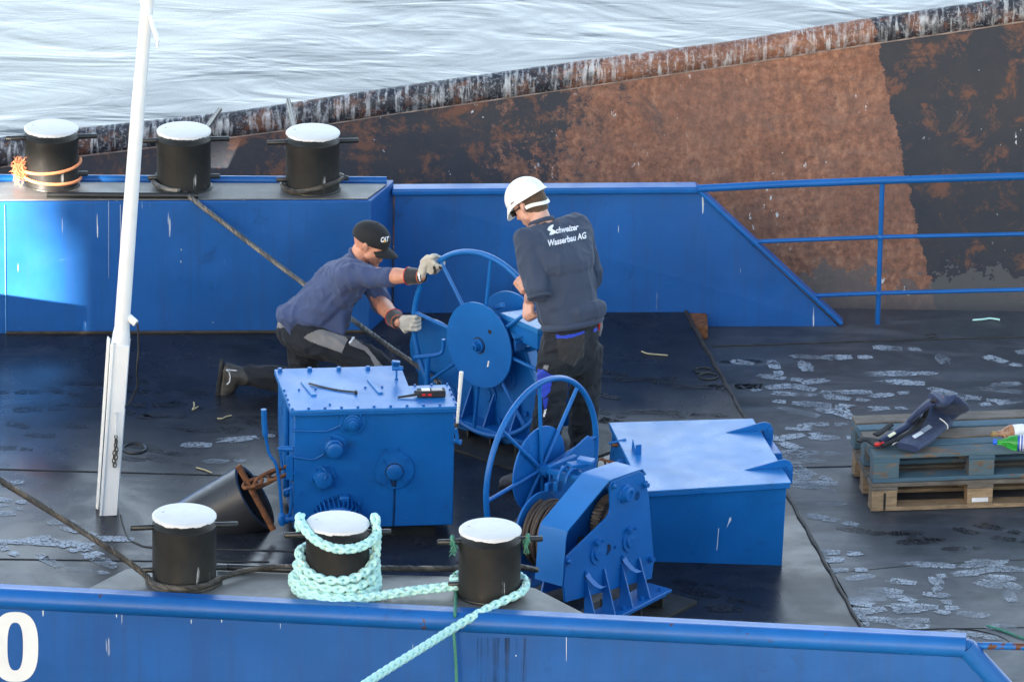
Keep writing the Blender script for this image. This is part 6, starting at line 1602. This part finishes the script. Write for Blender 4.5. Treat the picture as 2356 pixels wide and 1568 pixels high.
# hair, helmet
Hh = H2+f2[2]*.028-f2[0]*.014
hair = organic('hair', [hull(ell(Hh+f2[2]*.004-f2[0]*.004, (.099, .0795, .088), f2), ell(H2-f2[0]*.06-f2[2]*.045, (.03, .055, .03), f2))], MHAIR, m2, .005, 2, .003, 40, cut=[(H2+f2[0]*.035, f2[0])])
Hm = H2+f2[2]*.045-f2[0]*.002
helm = link('helmet', dome(Hm, f2, (.126, .104, .112), -.004, .004, 48).mesh(), MWHITE, m2, angle=60)
b = B(); vs = []; ns = 48
for i in range(ns):
    t = 2*math.pi*i/ns; k = max(0, math.cos(t))
    ext = 1.03+.34*k**2.2+.06*max(0, -math.cos(t)); dz = -.004-.006-.045*k**2
    for rr_, z_ in ((.985, .004), (ext, dz)):
        vs.append(Hm+f2[0]*.126*rr_*math.cos(t)+f2[1]*.104*(1.03 if rr_ > 1 else .985)*math.sin(t)+f2[2]*z_)
n1 = len(vs); vs += [v-f2[2]*.004 for v in vs]
fs = [(i*2, i*2+1, ((i+1) % ns)*2+1, ((i+1) % ns)*2) for i in range(ns)]+[(n1+i*2+1, n1+i*2, n1+((i+1) % ns)*2, n1+((i+1) % ns)*2+1) for i in range(ns)]+[(i*2+1, n1+i*2+1, n1+((i+1) % ns)*2+1, ((i+1) % ns)*2+1) for i in range(ns)]
b.add(vs, fs); link('helmet_brim', b.mesh(), MWHITE, helm, angle=60)
b = B(); pth = []
for i in range(25):
    t = R_(100+160*i/24); pth.append(H2+f2[0]*(-.008+.100*math.cos(t))+f2[1]*.083*math.sin(t)+f2[2]*(-.022-.014*math.cos(R_(i*7.5*2-180))))
vs = []
for p in pth: vs += [p-f2[2]*.010, p+f2[2]*.010]
n1 = len(vs); vs += [H2+(v-H2)*1.03 for v in vs]
fs = [(n1+2*i, n1+2*i+1, n1+2*i+3, n1+2*i+2) for i in range(24)]+[(2*i+1, 2*i, 2*i+2, 2*i+3) for i in range(24)]+[(2*i, n1+2*i, n1+2*i+2, 2*i+2) for i in range(24)]+[(2*i+1, 2*i+3, n1+2*i+3, n1+2*i+1) for i in range(24)]
b.add(vs, fs); link('nape_strap', b.mesh(), MOFF, helm, angle=60)
bhm = bvh_of(helm); drape('vent_slot', [(1175, 469), (1182, 463), (1183, 465), (1176, 471)], bhm, MRUB, helm, .002, .7)
# dark sunglasses at the temple
b = B(); b.tube([H2+f2[0]*.0+f2[1]*.083+f2[2]*.012, H2+f2[0]*.085+f2[1]*.066+f2[2]*.008], .0035, 6); b.box(H2+f2[0]*.088+f2[1]*.04+f2[2]*.004, f2[0]*.006, f2[1]*.028, f2[2]*.016); link('glasses', b.mesh(), MRUB, m2)
